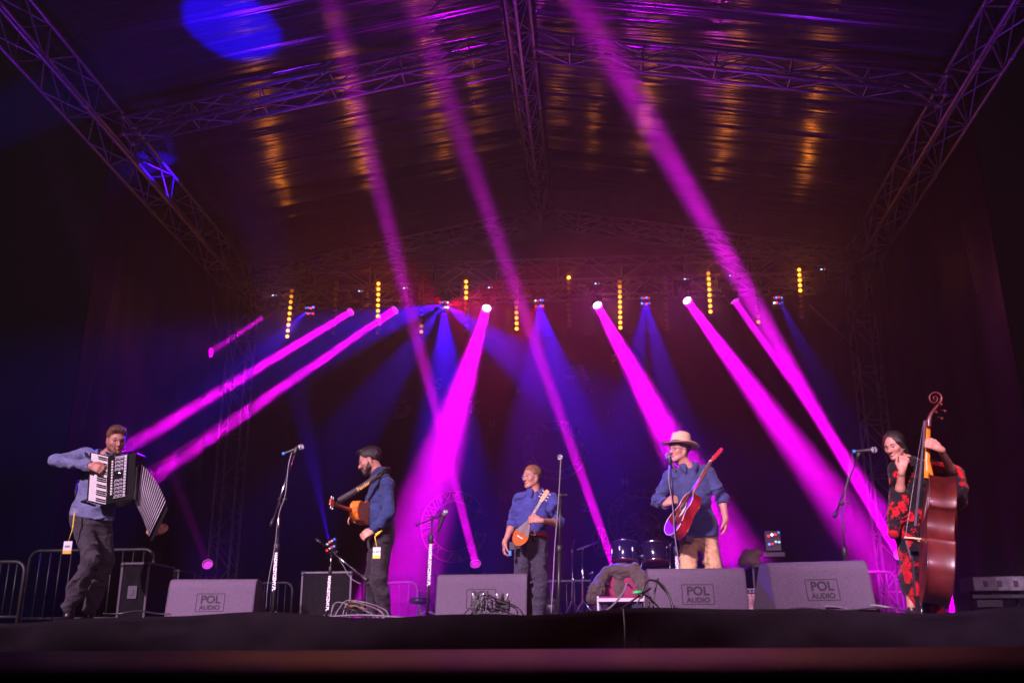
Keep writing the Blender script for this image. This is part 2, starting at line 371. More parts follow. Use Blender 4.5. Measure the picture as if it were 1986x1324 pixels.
def add_hand(B, w, d, n, side, curl=.5, sc=1.0, spreadf=1.0, thumb=1.0, curls=None):
    """w wrist, d along the hand, n the way the palm faces, side +1/-1 puts the thumb on +s/-s; returns the palm centre"""
    w = np.array(w, float); d = nv(d); n = np.array(n, float); n = nv(n-d*(n@d)); s_ = np.cross(d, n)*side
    K = .007
    B.cone(w-d*.02, w+d*.02*sc, .026*sc, .027*sc, k=.015)
    for o in (-.024, -.008, .008, .024): B.cone(w+d*.015*sc+s_*o*.7*sc, w+d*.08*sc+s_*o*1.1*sc, .0155*sc, .0125*sc, k=.010)
    B.ell(w+d*.03*sc+s_*.024*sc+n*.01, (.022*sc,)*3, k=.012)
    L = (.076, .085, .079, .062)
    for i, o in enumerate((.031, .0105, -.0105, -.030)):
        p = w+d*.085*sc+s_*o*sc; a = 0; c = curl if curls is None else curls[i]
        dd = d+s_*o*1.5*spreadf; dd = nv(dd)
        for j, (fr, r0, r1) in enumerate(((.46, .0098, .0088), (.31, .0088, .0080), (.23, .0080, .0068))):
            a += c*(1.05, 1.35, .8)[j]*(1+.08*i)
            v = dd*math.cos(a)+n*math.sin(a); q = p+v*L[i]*fr*sc
            B.cone(p, q, r0*sc, r1*sc, k=K if j else .010); p = q
    p = w+d*.022*sc+s_*.026*sc; q = p+nv(d*.75+s_*.62*thumb+n*.35)*.042*sc
    B.cone(p, q, .015*sc, .0115*sc, k=.012); r = q+nv(d*.9+s_*.15*thumb+n*(.3+curl*.5))*.032*sc
    B.cone(q, r, .0112*sc, .010*sc, k=.006); B.cone(r, r+nv(d*.9-s_*.1+n*(.4+curl*.6))*.026*sc, .010*sc, .0075*sc, k=.006)

def head_frame(face, tilt=0):
    f = nv(face); u = np.array([0, 0, 1.0]); r = nv(np.cross(f, u)); u = np.cross(r, f)
    r2 = r*math.cos(tilt)+u*math.sin(tilt); u2 = u*math.cos(tilt)-r*math.sin(tilt)
    return np.stack([r2, f, u2], 1)      # columns: right, forward, up
def add_head(B, c, M, s=1.0, fem=False, smile=False):
    P = lambda x, y, z: np.array(c)+M@np.array([x, y, z])*s
    E = lambda p, r, k=.015, op='add': B.ell(P(*p), np.array(r)*s, M, k*s, op)
    C = lambda a, b, r0, r1, k=.015, op='add': B.cone(P(*a), P(*b), r0*s, r1*s, k*s, op)
    E((0, -.018, .035), (.074, .095, .082)); E((0, .022, -.015), (.062, .066, .088), .03)
    for q in (-1, 1):
        C((q*.052, -.005, -.05), (q*.018, .062, -.098), .016 if fem else .020, .016, .03)
        E((q*.043, .052, -.022), (.018, .020, .016), .03)
        C((q*.010, .083, .021), (q*.042, .071, .023), .009 if fem else .0125, .008, .014)
        E((q*.011, .098, -.034), (.009, .010, .008), .006)
        E((q*.076, -.008, -.012), (.007, .017, .030), .008); 
        E((q*.083, -.002, -.010), (.005, .009, .018), .004, 'sub')
    for q in (-1, 1): E((q*.031, .0735, .0085), (.0145, .0120, .0075), .003); E((q*.031, .0725, -.0095), (.0135, .0105, .0050), .003)
    E((0, .072, -.096), (.020, .018, .016), .02)
    C((0, .078, .012), (0, .105, -.024), .008, .010, .012); E((0, .108, -.030), (.011, .011, .010), .008)
    E((0, .083, -.058), (.024, .013, .006), .006); E((0, .080, -.069), (.021, .013, .007), .006)
    for q in (-1, 1): E((q*.032, .096, .001), (.018, .021, .010), .010, 'sub')
    if smile: E((0, .090, -.066), (.027, .016, .0085), .004, 'sub')
    else: E((0, .096, -.0635), (.022, .012, .0018), .002, 'sub')
    C((0, -.02, -.05), (0, -.025, -.10), .045 if fem else .054, .042 if fem else .052, .02)
    return P
def ball(mb, c, r, n=12, mi=0, M=None):
    """uv sphere / ellipsoid"""
    r = (r, r, r) if not isinstance(r, (tuple, list)) else r; vs = []; fs = []; k = n//2
    Mx = Matrix(M.tolist()) if M is not None else Matrix.Identity(3)
    for i in range(k+1):
        t = math.pi*i/k
        for j in range(n):
            p = 2*math.pi*j/n; vs.append(Vector(c)+Mx @ Vector((r[0]*math.sin(t)*math.cos(p), r[1]*math.sin(t)*math.sin(p), r[2]*math.cos(t))))
    for i in range(k):
        for j in range(n): fs.append((i*n+j, (i+1)*n+j, (i+1)*n+(j+1) % n, i*n+(j+1) % n))
    mb.add(vs, fs, mi, True)

def person(y0, J, face, label, skin=None, shirt=None, trousers=None, hair=None, sleeves=(1, 1), hands=None, head_s=1.0, tilt=0,
           belly=0, neckline=None, hem=.97, chest_n=(0, -1, 0), width=1.0, fem=False, smile=False, beard=None, beard_off=0., hairstyle='short', shoes=True,
           dress=False, cuff=.0, group='members of the band on stage', trouser_fold=.007, seed=0):
    j = {k: np.array(at(u, v, y0+dy)) for k, (u, v, dy) in J.items()}
    root = empty('person', tuple(np.array([(j['hipR'][0]+j['hipL'][0])/2, y0, 0])), label=label, cat='person', group=group)
    pts = np.array(list(j.values())); lo = pts.min(0)-.32; hi = pts.max(0)+.32; lo[2] = max(lo[2], -.03)
    skin = skin or M_skin
    cn = nv(chest_n); up = nv(j['neck']-(j['hipR']+j['hipL'])/2); sx = j['shL']-j['shR']; sx = nv(sx-up*(sx@up)); fwd = nv(np.cross(up, sx))
    if fwd@cn < 0: fwd = -fwd
    T = np.stack([sx, fwd, up], 1); pel = (j['hipR']+j['hipL'])/2; H = np.linalg.norm(j['neck']-pel)
    hw = np.linalg.norm(j['shL']-j['shR'])/2; hw = max(hw, .15)
    Mh = head_frame(face, tilt)
    # --- skin
    B = SDF(lo, hi, .0055); P = add_head(B, j['head'], Mh, head_s, fem, smile)
    B.cone(j['neck']+up*.0, P(0, -.03, -.08), .054 if not fem else .044, .050 if not fem else .042, k=.03)
    B.cone(j['neck']-up*(.11 if shirt else .09), pel, .085 if shirt else .075, .10, k=.03); B.cone(j['shR']*.8+j['neck']*.2-up*.03, j['shL']*.8+j['neck']*.2-up*.03, .038, .038, k=.03)
    for q in 'RL':
        cv = .84 if (shirt and sleeves[0 if q == 'R' else 1] > .9) else 1.0
        B.cone(j['sh'+q], j['el'+q], .042*cv, .036*cv, k=.02); B.cone(j['el'+q], j['el'+q]*.7+j['wr'+q]*.3, .036*cv, .038*cv, k=.02)
        B.cone(j['el'+q]*.72+j['wr'+q]*.28, j['wr'+q], .038*cv, .025, k=.02)
        B.cone(j['hip'+q], j['kn'+q], .07, .05, k=.03); B.cone(j['kn'+q], j['an'+q], .048, .036, k=.02)
        if hands and q in hands: add_hand(B, j['wr'+q], *hands[q][0], **hands[q][1])
    link('body', B.mesh('body'), skin, root, True)
    # --- shirt
    g = 1.0
    S = SDF(lo, hi, .0075)
    if shirt:
        base = pel+up*H*0
        S.ell(pel+up*H*.64, (hw*.93, .118, H*.345), T, .05); S.ell(pel+up*H*.36+fwd*belly*.5, (hw*.84, .118+belly, H*.40), T, .06)
        S.ell(pel+up*H*.04+fwd*belly*.3, (hw*.86, .122+belly*.6, H*.26), T, .05)
        for q in 'RL':
            S.cone(j['sh'+q]-up*.012, j['neck']-up*.022+(j['sh'+q]-j['neck'])*.22, .054, .052, k=.05)
            a, e, w = j['sh'+q], j['el'+q], j['wr'+q]; f = sleeves[0 if q == 'R' else 1]
            S.cone(a-up*.01, e, .062, .051, k=.045)
            if f > .5:
                t = (f-.5)*2; S.cone(e, e+(w-e)*t, .051, .051+(.036-.051)*t, k=.03)
                if f < .99: S.cone(e+(w-e)*(t-.07), e+(w-e)*t, .054, .052, k=.004)
            else: S.cone(a+(e-a)*(f*2-.1), a+(e-a)*f*2, .062, .060, k=.004)
        if hem > 1: S.cone(pel+up*H*.1-sx*hw*.30, pel-up*H*.30-sx*hw*.30, .125+belly*.5, .13+belly*.5, k=.05); S.cone(pel+up*H*.1+sx*hw*.30, pel-up*H*.30+sx*hw*.30, .125+belly*.5, .13+belly*.5, k=.05)
        S.wrinkle(.017, (8, 8, 13), seed+1, .35)
        for q in 'RL':
            a, e, w = j['sh'+q], j['el'+q], j['wr'+q]; f = sleeves[0 if q == 'R' else 1]
            if f > .5: pnt = e+(w-e)*((f-.5)*2); d_ = nv(w-e)
            else: pnt = a+(e-a)*f*2; d_ = nv(e-a)
            # cut the sleeve end: only near the arm's end
            S.ell(pnt+d_*.075, (.075, .075, .075), None, .002, 'sub')
        if not dress: S.cut(pel-up*(H*(hem-1)*-1+.0)+up*.0 if False else pel+up*H*(.97-hem), -up)
        S.cone(j['neck']+up*.012, P(0, -.02, -.05), .050, .060, k=.004, op='sub')
        if neckline:
            S.cone(j['neck']+fwd*.09+up*.01, j['neck']+fwd*.12-up*neckline, .026, .008, k=.004, op='sub')
        so = link('shirt', S.mesh('shirt'), shirt, root, True)
        # collar: a folded band standing round the neck
        cb = MB(); n = 28; rr = .068; cpts = []
        nc = j['neck']+up*.016+fwd*.006
        for i in range(n+1):
            t = 2*math.pi*(i/n)*.86+.44+math.pi/2; ww = up*.040
            o = (sx*math.cos(t)*rr+fwd*math.sin(t)*rr*1.12)
            dz = -up*.040*max(0, math.sin(t))**2
            cpts.append((nc+o*1.02+dz+ww, nc+o*1.28+dz*1.8+ww*.9, nc+o*1.50+dz*2.2-ww*.45))
        vs = [tuple(p) for r in cpts for p in r]; fs = []
        for i in range(n):
            for k_ in range(2): fs.append((i*3+k_, (i+1)*3+k_, (i+1)*3+k_+1, i*3+k_+1))
        cb.add(vs, fs, 0, True)
        if not dress:
            co = cb.build('collar', None, so, False); co.data.materials.append(shirt)
            M0 = Matrix.Translation(root.location).inverted(); co.data.transform(M0)
            sd = co.modifiers.new('solid', 'SOLIDIFY'); sd.thickness = .006
            for i in range(6):
                p = pel+up*H*(.86-.12*i); bb2 = Vector(p)+Vector(fwd)*.3
                # find the shirt surface from in front
                hitp = surf_hit(S, np.array(bb2), -fwd)
                if hitp is not None: bb = MB(); bb.lathe([(0.001, .003), (.0055, .0025), (.0055, -.003)], place(hitp, fwd), 8); bb.build('button', M_button, so).data.transform(M0)
    # --- trousers
    if trousers:
        Q = SDF(lo, hi, .0075)
        Q.ell(pel+up*H*.06, (hw*.82, .112+belly*.4, H*.16), T, .04); Q.ell(pel-up*.04, (hw*.84, .118, .12), T, .05)
        for q in 'RL':
            Q.cone(j['hip'+q]-up*.02, j['kn'+q], .092, .068, k=.045); Q.cone(j['kn'+q], j['an'+q]+np.array([0, 0, .03]), .066, .054, k=.03)
        Q.wrinkle(trouser_fold*2.4, (6, 6, 12), seed+5, .3)
        Q.cut(pel+up*H*.17, up); Q.cut(np.array([0, 0, .035]), np.array([0, 0, -1]))
        link('trousers', Q.mesh('trousers'), trousers, root, True)
    # --- hair
    if hair:
        Hh = SDF(j['head']-.2, j['head']+.2, .0055); s = head_s
        if hairstyle == 'long':
            Hh.ell(P(0, -.022, .040), np.array((.086, .108, .092))*s, Mh, .02)
            Hh.ell(P(-.008, .060, -.028), np.array((.056, .080, .122))*s, Mh, .008, 'sub'); Hh.ell(P(.01, -.12, .02), np.array((.045, .04, .04))*s, Mh, .01)
            for q in (-1, 1): Hh.cone(P(q*.070, .022, .03), P(q*.072, -.04, -.075), .024*s, .024*s, k=.02)
            Hh.cone(P(0, -.085, -.02), P(.02, -.10, -.11), .060*s, .034*s, k=.03); Hh.wrinkle(.0025, (40, 40, 6), 3, .3)
        else:
            Hh.ell(P(0, -.022, .043), np.array((.081, .102, .087))*s, Mh, .02)
            if hairstyle == 'swept': Hh.cone(P(-.04, .055, .098), P(.045, .062, .100), .018*s, .022*s, k=.03)
            if hairstyle == 'quiff': Hh.ell(P(0, .045, .104), np.array((.048, .045, .022))*s, Mh, .03)
            Hh.ell(P(0, .062, -.030), np.array((.085, .070, .105))*s, Mh, .008, 'sub')
            for q in (-1, 1): Hh.ell(P(q*.084, .006, -.03), np.array((.03, .034, .052))*s, Mh, .006, 'sub')
            Hh.cut(P(0, 0, -.075), -Mh[:, 2]); Hh.wrinkle(.006, (45, 45, 20), 5, .5)
        link('hair', Hh.mesh('hair'), hair, root, True)
        for q in (-1, 1):
            e = MB(); e.tube([P(q*.014, .089, .022), P(q*.030, .087, .029), P(q*.048, .073, .022)], [.0035*s, .0045*s, .002*s], 6); e.build('eyebrow', hair, root, True)
    for q in (-1, 1):
        e = MB(); ball(e, P(q*.031, .0715, .001), .0118*s, 12)
        lk = P(q*.031, .0715, .001)+Mh@np.array([-q*.001, .0068, -.002])*s; ball(e, lk, .0062*s, 8, 1)
        e.build('eye', [M_eye, M_iris], root, True)
    lp = MB(); 
    if smile:
        ball(lp, P(0, .0795, -.0655), (.024*s, .0125*s, .0080*s), 12, 1, Mh)
        lp.tube([P(-.026, .078, -.060), P(-.012, .090, -.067), P(0, .094, -.069), P(.012, .090, -.067), P(.026, .078, -.060)], [.001, .003, .0038, .003, .001], 6)
        lp.tube([P(-.026, .078, -.060), P(-.012, .090, -.0585), P(0, .094, -.0575), P(.012, .090, -.0585), P(.026, .078, -.060)], [.001, .0028, .003, .0028, .001], 6)
    else:
        lp.tube([P(-.022, .080, -.063), P(-.010, .092, -.060), P(0, .096, -.061), P(.010, .092, -.060), P(.022, .080, -.063)], [.001, .0035, .0035, .0035, .001], 6)
        lp.tube([P(-.020, .080, -.064), P(-.010, .090, -.068), P(0, .093, -.069), P(.010, .090, -.068), P(.020, .080, -.064)], [.001, .0035, .0045, .0035, .001], 6)
    lp.build('mouth', [M_lip, M_teeth], root, True)
    if beard:
        Z = SDF(j['head']-.2, j['head']+.2, .0055); s = head_s
        for q in (-1, 1):
            Z.cone(P(q*.063, .004, -.020), P(q*.056, .022, -.066), .012*s, .019*s, k=.02); Z.cone(P(q*.056, .022, -.066), P(q*.018, .066, -.100), .019*s, .020*s, k=.025)
            Z.cone(P(q*.028, .082, -.052), P(0, .094, -.047), .007*s, .0065*s, k=.006)
            Z.cone(P(q*.028, .080, -.055), P(q*.020, .075, -.088), .010*s, .014*s, k=.01)
        Z.cone(P(-.02, .074, -.095), P(.02, .074, -.095), .020*s, .020*s, k=.02); Z.D += beard_off; Z.wrinkle(.0035, (60, 60, 60), 9, .5)
        link('beard', Z.mesh('beard'), beard, root, True)
    if shoes:
        for q in 'RL':
            a = j['an'+q]; dr = fwd*.8+np.array([0, -.3, 0]); dr[2] = 0; dr = nv(dr)
            K = SDF(a-np.array([.3, .35, .2]), a+np.array([.3, .35, .15]), .008); g0 = np.array([a[0], a[1], .045])
            K.cone(g0-dr*.04, g0+dr*.10, .042, .040, k=.03); K.cone(g0+dr*.10, g0+dr*.19-np.array([0, 0, .008]), .040, .032, k=.03)
            K.cone(g0-dr*.02, g0+np.array([0, 0, .06]), .042, .040, k=.03); K.cut(np.array([0, 0, .006]), np.array([0, 0, -1]))
            link('shoe', K.mesh('shoe'), M_shoe, root, True)
    return root, j, T, P, Mh, S
def surf_hit(S, p, d):
    for i in range(120):
        q = p+np.array(d)*i*.004; ix = np.round((q-S.lo)/S.h).astype(int)
        if (ix < 0).any() or (ix >= S.n).any(): continue
        if S.D[tuple(ix)] < 0: return Vector(q)
    return None
# ---------------------------------------------------------------- the five musicians
M_hairB = hair_mat('brown_hair', (.13, .055, .025)); M_hairK = hair_mat('dark_hair', (.014, .009, .008)); M_hairL = hair_mat('fair_hair', (.22, .11, .045))
M_beardB = hair_mat('brown_stubble', (.17, .075, .045)); M_beardK = hair_mat('dark_beard', (.035, .02, .015))
M_lilac = cloth_mat('grey_blue_shirt', (.17, .19, .34)); M_navy = cloth_mat('navy_shirt', (.022, .038, .115))
M_cobalt = cloth_mat('cobalt_shirt', (.055, .065, .27)); M_denim = cloth_mat('dusty_blue_shirt', (.045, .060, .15))
M_grey = cloth_mat('grey_trousers', (.055, .048, .06)); M_charc = cloth_mat('charcoal_trousers', (.022, .018, .024))
M_slate = cloth_mat('slate_trousers', (.045, .042, .062)); M_khaki = cloth_mat('khaki_trousers', (.52, .33, .17))

# accordion player
p1, j1, T1, P1, Mh1, S1 = person(8.2, dict(head=(226, 853, -.05), neck=(204, 884, .0), shR=(166, 881, .03), shL=(240, 893, .03), elR=(106, 893, -.12), wrR=(175, 903, -.335),
    elL=(282, 962, .14), wrL=(293, 1031, .0), hipR=(158, 1000, .0), hipL=(196, 1000, .04), knR=(176, 1084, -.12), anR=(133, 1184, .02), knL=(206, 1085, .16), anL=(172, 1188, .28)),
    (.62, -.70, -.30), 'bearded accordion player in grey blue shirt, knees bent, at far left of the stage', shirt=M_lilac, trousers=M_grey, hair=M_hairB,
    sleeves=(1, 1), hands={'R': ((Vector((1, -.12, -.30)), (.15, .85, -.25), 1), dict(curl=.55)), 'L': ((Vector((.95, -.3, .10)), (-.1, .6, .7), -1), dict(curl=.4))},
    head_s=1.03, tilt=-.06, beard=M_beardB, beard_off=.0055, hairstyle='swept', chest_n=(.45, -.9, 0), hem=1.02, trouser_fold=.012, seed=1)
# short-haired player with the small guitar, seen from his left side
p2, j2, T2, P2, Mh2, S2 = person(9.3, dict(head=(717, 893, 0), neck=(737, 918, .02), shL=(751, 935, -.17), shR=(740, 935, .20), elL=(755, 992, -.22), wrL=(723, 1029, -.26),
    elR=(728, 985, .25), wrR=(700, 1012, .12), hipL=(739, 1042, -.09), hipR=(737, 1042, .10), knL=(735, 1120, -.11), anL=(746, 1196, -.06), knR=(722, 1120, .12), anR=(722, 1196, .14)),
    (-.92, -.10, -.34), 'dark haired bearded man in navy shirt standing in profile, looking down at his small guitar', shirt=M_navy, trousers=M_charc, hair=M_hairK,
    sleeves=(1, 1), hands={'L': ((Vector((-.86, -.1, -.42)), (-.2, .75, -.4), -1), dict(curl=.5)), 'R': ((Vector((-.80, -.2, .25)), (.2, -.5, -.7), 1), dict(curl=.55))},
    head_s=1.10, tilt=.0, beard=M_beardK, hairstyle='quiff', chest_n=(-1, -.05, 0), hem=.98, belly=.02, seed=2)
# man with glasses
p3, j3, T3, P3, Mh3, S3 = person(10.2, dict(head=(1031, 925, -.02), neck=(1038, 955, 0), shR=(1008, 966, -.02), shL=(1070, 966, .03), elR=(994, 1016, .02), wrR=(979, 1052, -.06),
    elL=(1083, 1014, -.04), wrL=(1048, 1009, -.37), hipR=(1015, 1050, 0), hipL=(1044, 1050, .02), knR=(1009, 1122, -.04), anR=(1004, 1196, 0), knL=(1047, 1122, .0), anL=(1044, 1200, .05)),
    (-.72, -.68, -.06), 'fair haired man with glasses and blue shirt tucked behind a red belt', shirt=M_cobalt, trousers=M_slate, hair=M_hairL,
    sleeves=(.56, .56), hands={'R': ((Vector((-.12, -.1, -1)), (.9, .2, 0), 1), dict(curl=.42)), 'L': ((Vector((-1, -.10, .12)), (.0, 1, -.15), -1), dict(curl=.62))},
    head_s=1.03, hairstyle='short', chest_n=(-.25, -1, 0), hem=.80, neckline=.09, seed=3)
# man with the hat
p4, j4, T4, P4, Mh4, S4 = person(9.6, dict(head=(1317, 873, -.02), neck=(1336, 906, 0), shR=(1299, 921, .02), shL=(1374, 915, .02), elR=(1276, 972, -.02), wrR=(1292, 976, -.20),
    elL=(1400, 966, .0), wrL=(1407, 1006, -.10), hipR=(1338, 1032, 0), hipL=(1369, 1032, .02), knR=(1333, 1110, -.06), anR=(1328, 1190, 0), knL=(1385, 1110, -.04), anL=(1390, 1190, .05)),
    (-.80, -.58, .02), 'tall man in straw hat, loose blue shirt and khaki trousers with a guitar', shirt=M_denim, trousers=M_khaki, hair=M_hairK,
    sleeves=(.97, .62), hands={'R': ((Vector((.75, -.35, .30)), (.1, .9, -.3), 1), dict(curl=.8)), 'L': ((Vector((-.05, -.1, -1)), (-.9, .15, -.1), -1), dict(curl=.28))},
    head_s=1.05, hairstyle='short', chest_n=(-.3, -1, 0), hem=1.06, neckline=.13, belly=.015, seed=4)
# double bass player
def floral():
    m = cloth_mat('black_dress_red_flowers', (.008, .006, .009), .3); nt = m.node_tree; b = nt.nodes['Principled BSDF']
    for l in list(b.inputs['Base Color'].links): nt.links.remove(l)
    tc = nt.nodes.new('ShaderNodeTexCoord'); n = nt.nodes.new('ShaderNodeTexNoise'); n.inputs['Scale'].default_value = 8; n.inputs['Detail'].default_value = 1.5
    nt.links.new(tc.outputs['Object'], n.inputs[0])
    v = nt.nodes.new('ShaderNodeTexVoronoi'); v.inputs['Scale'].default_value = 22
    mp = nt.nodes.new('ShaderNodeVectorMath'); mp.operation = 'ADD'; nt.links.new(tc.outputs['Object'], mp.inputs[0]); nt.links.new(n.outputs['Color'], mp.inputs[1]); nt.links.new(mp.outputs[0], v.inputs[0])
    ad = nt.nodes.new('ShaderNodeMath'); ad.operation = 'MULTIPLY_ADD'; ad.inputs[1].default_value = -.16; nt.links.new(v.outputs['Distance'], ad.inputs[0]); nt.links.new(n.outputs[0], ad.inputs[2])
    r = nt.nodes.new('ShaderNodeValToRGB'); nt.links.new(ad.outputs[0], r.inputs[0]); e = r.color_ramp.elements
    e[0].position = .452; e[0].color = (.008, .006, .009, 1); e[1].position = .462; e[1].color = (.60, .008, .014, 1)
    x = r.color_ramp.elements.new(.60); x.color = (.38, .004, .014, 1)
    nt.links.new(r.outputs[0], b.inputs['Base Color']); return m
M_floral = floral()
p5, j5, T5, P5, Mh5, S5 = person(8.4, dict(head=(1734, 864, -.02), neck=(1760, 890, 0), shR=(1736, 908, .0), shL=(1806, 904, .03), elR=(1745, 961, -.06), wrR=(1749, 912, -.20),
    elL=(1851, 921, .0), wrL=(1823, 870, -.40), hipR=(1757, 1020, 0), hipL=(1786, 1020, .03), knR=(1766, 1105, 0), anR=(1768, 1180, 0), knL=(1792, 1105, .05), anL=(1796, 1180, .08)),
    (-.68, -.66, -.34), 'smiling woman with dark tied back hair in a black dress with red flowers, far right', shirt=None, trousers=None, hair=M_hairK,
    hands={'R': ((Vector((.28, -.15, 1)), (.25, .9, -.1), 1), dict(curl=.5)), 'L': ((Vector((-.85, -.12, .45)), (-.15, 1, .0), -1), dict(curl=.62))},
    head_s=.98, fem=True, smile=True, hairstyle='long', chest_n=(-.45, -1, 0), shoes=True, seed=5, tilt=-.05)
# dress with wide bell sleeves
lo, hi = S5.lo, S5.lo+S5.h*S5.n
D5 = SDF(lo, hi, .0075); j = j5; pel = (j['hipR']+j['hipL'])/2; up5 = T5[:, 2]; H5 = np.linalg.norm(j['neck']-pel)
D5.ell(pel+up5*H5*.70, (.150, .105, H5*.34), T5, .05); D5.ell(pel+up5*H5*.34, (.135, .095, H5*.4), T5, .06); D5.ell(pel, (.165, .125, H5*.3), T5, .06)
for q in 'RL': D5.cone(j['sh'+q]-up5*.01, j['neck']-up5*.02, .048, .045, k=.04)
D5.cone(pel, pel*.0+np.array([pel[0]+.02, pel[1], .30]), .15, .16, k=.06)
D5.cone(np.array([pel[0]+.02, pel[1], .35]), np.array([pel[0]+.03, pel[1], .08]), .155, .12, k=.05)
for q, hang in (('R', (-.10, -.02, -.34)), ('L', (.05, .02, -.26))):
    a, e = j['sh'+q], j['el'+q]; D5.cone(a, e, .055, .075, k=.04)
    m = e+(j['wr'+q]-e)*.15
    D5.cone(e, m+np.array(hang)*.5, .075, .070, k=.05); D5.cone(m+np.array(hang)*.4, m+np.array(hang), .070, .045, k=.04)
D5.wrinkle(.016, (6, 6, 3.5), 21, .3); D5.cone(j['neck']+up5*.012, P5(0, -.02, -.05), .046, .055, k=.004, op='sub')
D5.cone(j['neck']+T5[:, 1]*.10, j['neck']+T5[:, 1]*.12-up5*.02, .03, .015, k=.004, op='sub')
for q in 'RL':   # the forearm comes out of the sleeve's mouth
    D5.cone(j['el'+q]+(j['wr'+q]-j['el'+q])*.30, j['wr'+q], .052, .06, k=.01, op='sub')
link('dress', D5.mesh('dress'), M_floral, p5, True)
em = MB()
for q in (-1,): ball(em, P5(q*.082, .0, -.05), .008, 8)
em.build('earring', M_chrome, p5, True)

# glasses (worn: a part of the wearer), hat, belts, badges
def glasses(P, root, m, rim=.0016):
    fr = MB()
    for q in (-1, 1):
        pts = [P(q*.031+.021*math.cos(t)*1.0, .0985-.010*abs(q*.031+.021*math.cos(t))/.03*.6, .0+.0145*math.sin(t)) for t in np.linspace(0, 2*math.pi, 14)[:-1]]
        fr.tube(pts, rim, 5, closed=True); fr.tube([P(q*.053, .086, .004), P(q*.078, .03, .004), P(q*.082, -.02, -.002)], rim*1.2, 5)
    fr.tube([P(-.010, .100, .003), P(0, .103, .005), P(.010, .100, .003)], rim, 5); fr.build('glasses', m, root, True)
glasses(P3, p3, mat('clear_blue_frame', (.35, .6, .75), .2)); glasses(P4, p4, mat('thin_dark_frame', (.1, .1, .35), .2))
M_straw = mat('straw', (.62, .44, .26), .75, var=.12, vscale=60, bump=.5, bscale=220)
hb = MB(); prof = [(.001, .125), (.035, .132), (.062, .134), (.080, .122), (.088, .095), (.096, .04), (.101, .0), (.118, -.004), (.150, -.007), (.172, -.003), (.174, .001), (.150, -.002), (.115, .002), (.098, .006), (.092, .04), (.08, .09), (.001, .11)]
A = Matrix(Mh4.tolist()).to_4x4(); Mhat = Matrix.Translation(Vector(P4(0, -.022, .052))) @ A @ Matrix.Rotation(R(6), 4, 'X') @ Matrix.Rotation(R(-3), 4, 'Y')
n = 40; vs = []; fs = []
for r, z in prof:
    for i in range(n):
        t = 2*math.pi*i/n; x, y = r*math.cos(t), r*math.sin(t)*1.14; zz = z
        if r > .11: zz += .020*abs(math.cos(t))**3*((r-.11)/.06) - .012*max(0, math.sin(t))*((r-.11)/.06)
        if z > .10: zz -= .020*math.exp(-(x/.022)**2); 
        vs.append(Mhat @ Vector((x, y, zz)))
for i in range(len(prof)-1):
    for k in range(n): fs.append((i*n+k, i*n+(k+1) % n, (i+1)*n+(k+1) % n, (i+1)*n+k))
hb.add(vs, fs, 0, True); hat = hb.build('straw_hat', M_straw, p4, True)
bd = MB(); pr = [(.1035, .002), (.1005, .026), (.0975, .030), (.1005, .0)]
bd.add([Mhat @ Vector((r*math.cos(2*math.pi*i/n), r*math.sin(2*math.pi*i/n)*1.14, z)) for r, z in pr for i in range(n)],
       [(i*n+k, i*n+(k+1) % n, (i+1) % 4*n+(k+1) % n, (i+1) % 4*n+k) for i in range(4) for k in range(n)], 0, True)
hbnd = bd.build('hat_band', mat('black_ribbon', (.01, .01, .011), .6), hat); hbnd.data.transform(Matrix.Translation(p4.location).inverted())
M_beltred = mat('red_leather', (.42, .02, .03), .4); M_gold = mat('brass', (.7, .5, .2), .25, 1)
pel3 = (j3['hipR']+j3['hipL'])/2; H3 = np.linalg.norm(j3['neck']-pel3)
def belt(T, c, rx, ry, m, root, hh=.038):
    b = MB(); n = 36; vs = []
    for r, z in ((1.0, -hh/2), (1.03, -hh/2), (1.03, hh/2), (1.0, hh/2)):
        for i in range(n):
            t = 2*math.pi*i/n; vs.append(c+T[:, 0]*math.cos(t)*rx*r+T[:, 1]*math.sin(t)*ry*r+T[:, 2]*z)
    b.add(vs, [(k*n+i, k*n+(i+1) % n, (k+1) % 4*n+(i+1) % n, (k+1) % 4*n+i) for k in range(4) for i in range(n)], 0, True)
    o = b.build('belt', m, root, True)
    k = MB(); M = Matrix(T.tolist()); p = Vector(c+T[:, 1]*(ry+.006))
    for dx, dz, sx, sz in ((0, .019, .05, .006), (0, -.019, .05, .006), (-.024, 0, .006, .04), (.024, 0, .006, .04)): k.box(p+M @ Vector((dx, 0, dz)), (sx, .006, sz), M)
    kb = k.build('buckle', M_chrome, o); kb.data.transform(Matrix.Translation(root.location).inverted())
belt(T3, pel3+T3[:, 2]*H3*.155, .166, .142, M_beltred, p3)
M_lany = mat('yellow_lanyard', (.85, .55, .05), .6, var=.4, vscale=70); M_white = mat('white_card', (.75, .73, .76), .5); M_yel = mat('yellow_card', (.85, .5, .03), .5)
M_ink = mat('dark_print', (.03, .02, .03), .6)
def text_mesh(body, size, ext=.001, bold=0, outline=False):
    cu_ = bpy.data.curves.new('t', 'FONT'); cu_.body = body; cu_.size = size; cu_.extrude = ext; cu_.align_x = 'CENTER'; cu_.align_y = 'CENTER'; cu_.offset = bold; cu_.resolution_u = 3
    if outline: cu_.fill_mode = 'NONE'; cu_.extrude = 0; cu_.bevel_depth = .0075; cu_.bevel_resolution = 0
    o = bpy.data.objects.new('t', cu_); me = bpy.data.meshes.new_from_object(o); bpy.data.objects.remove(o); bpy.data.curves.remove(cu_); return me
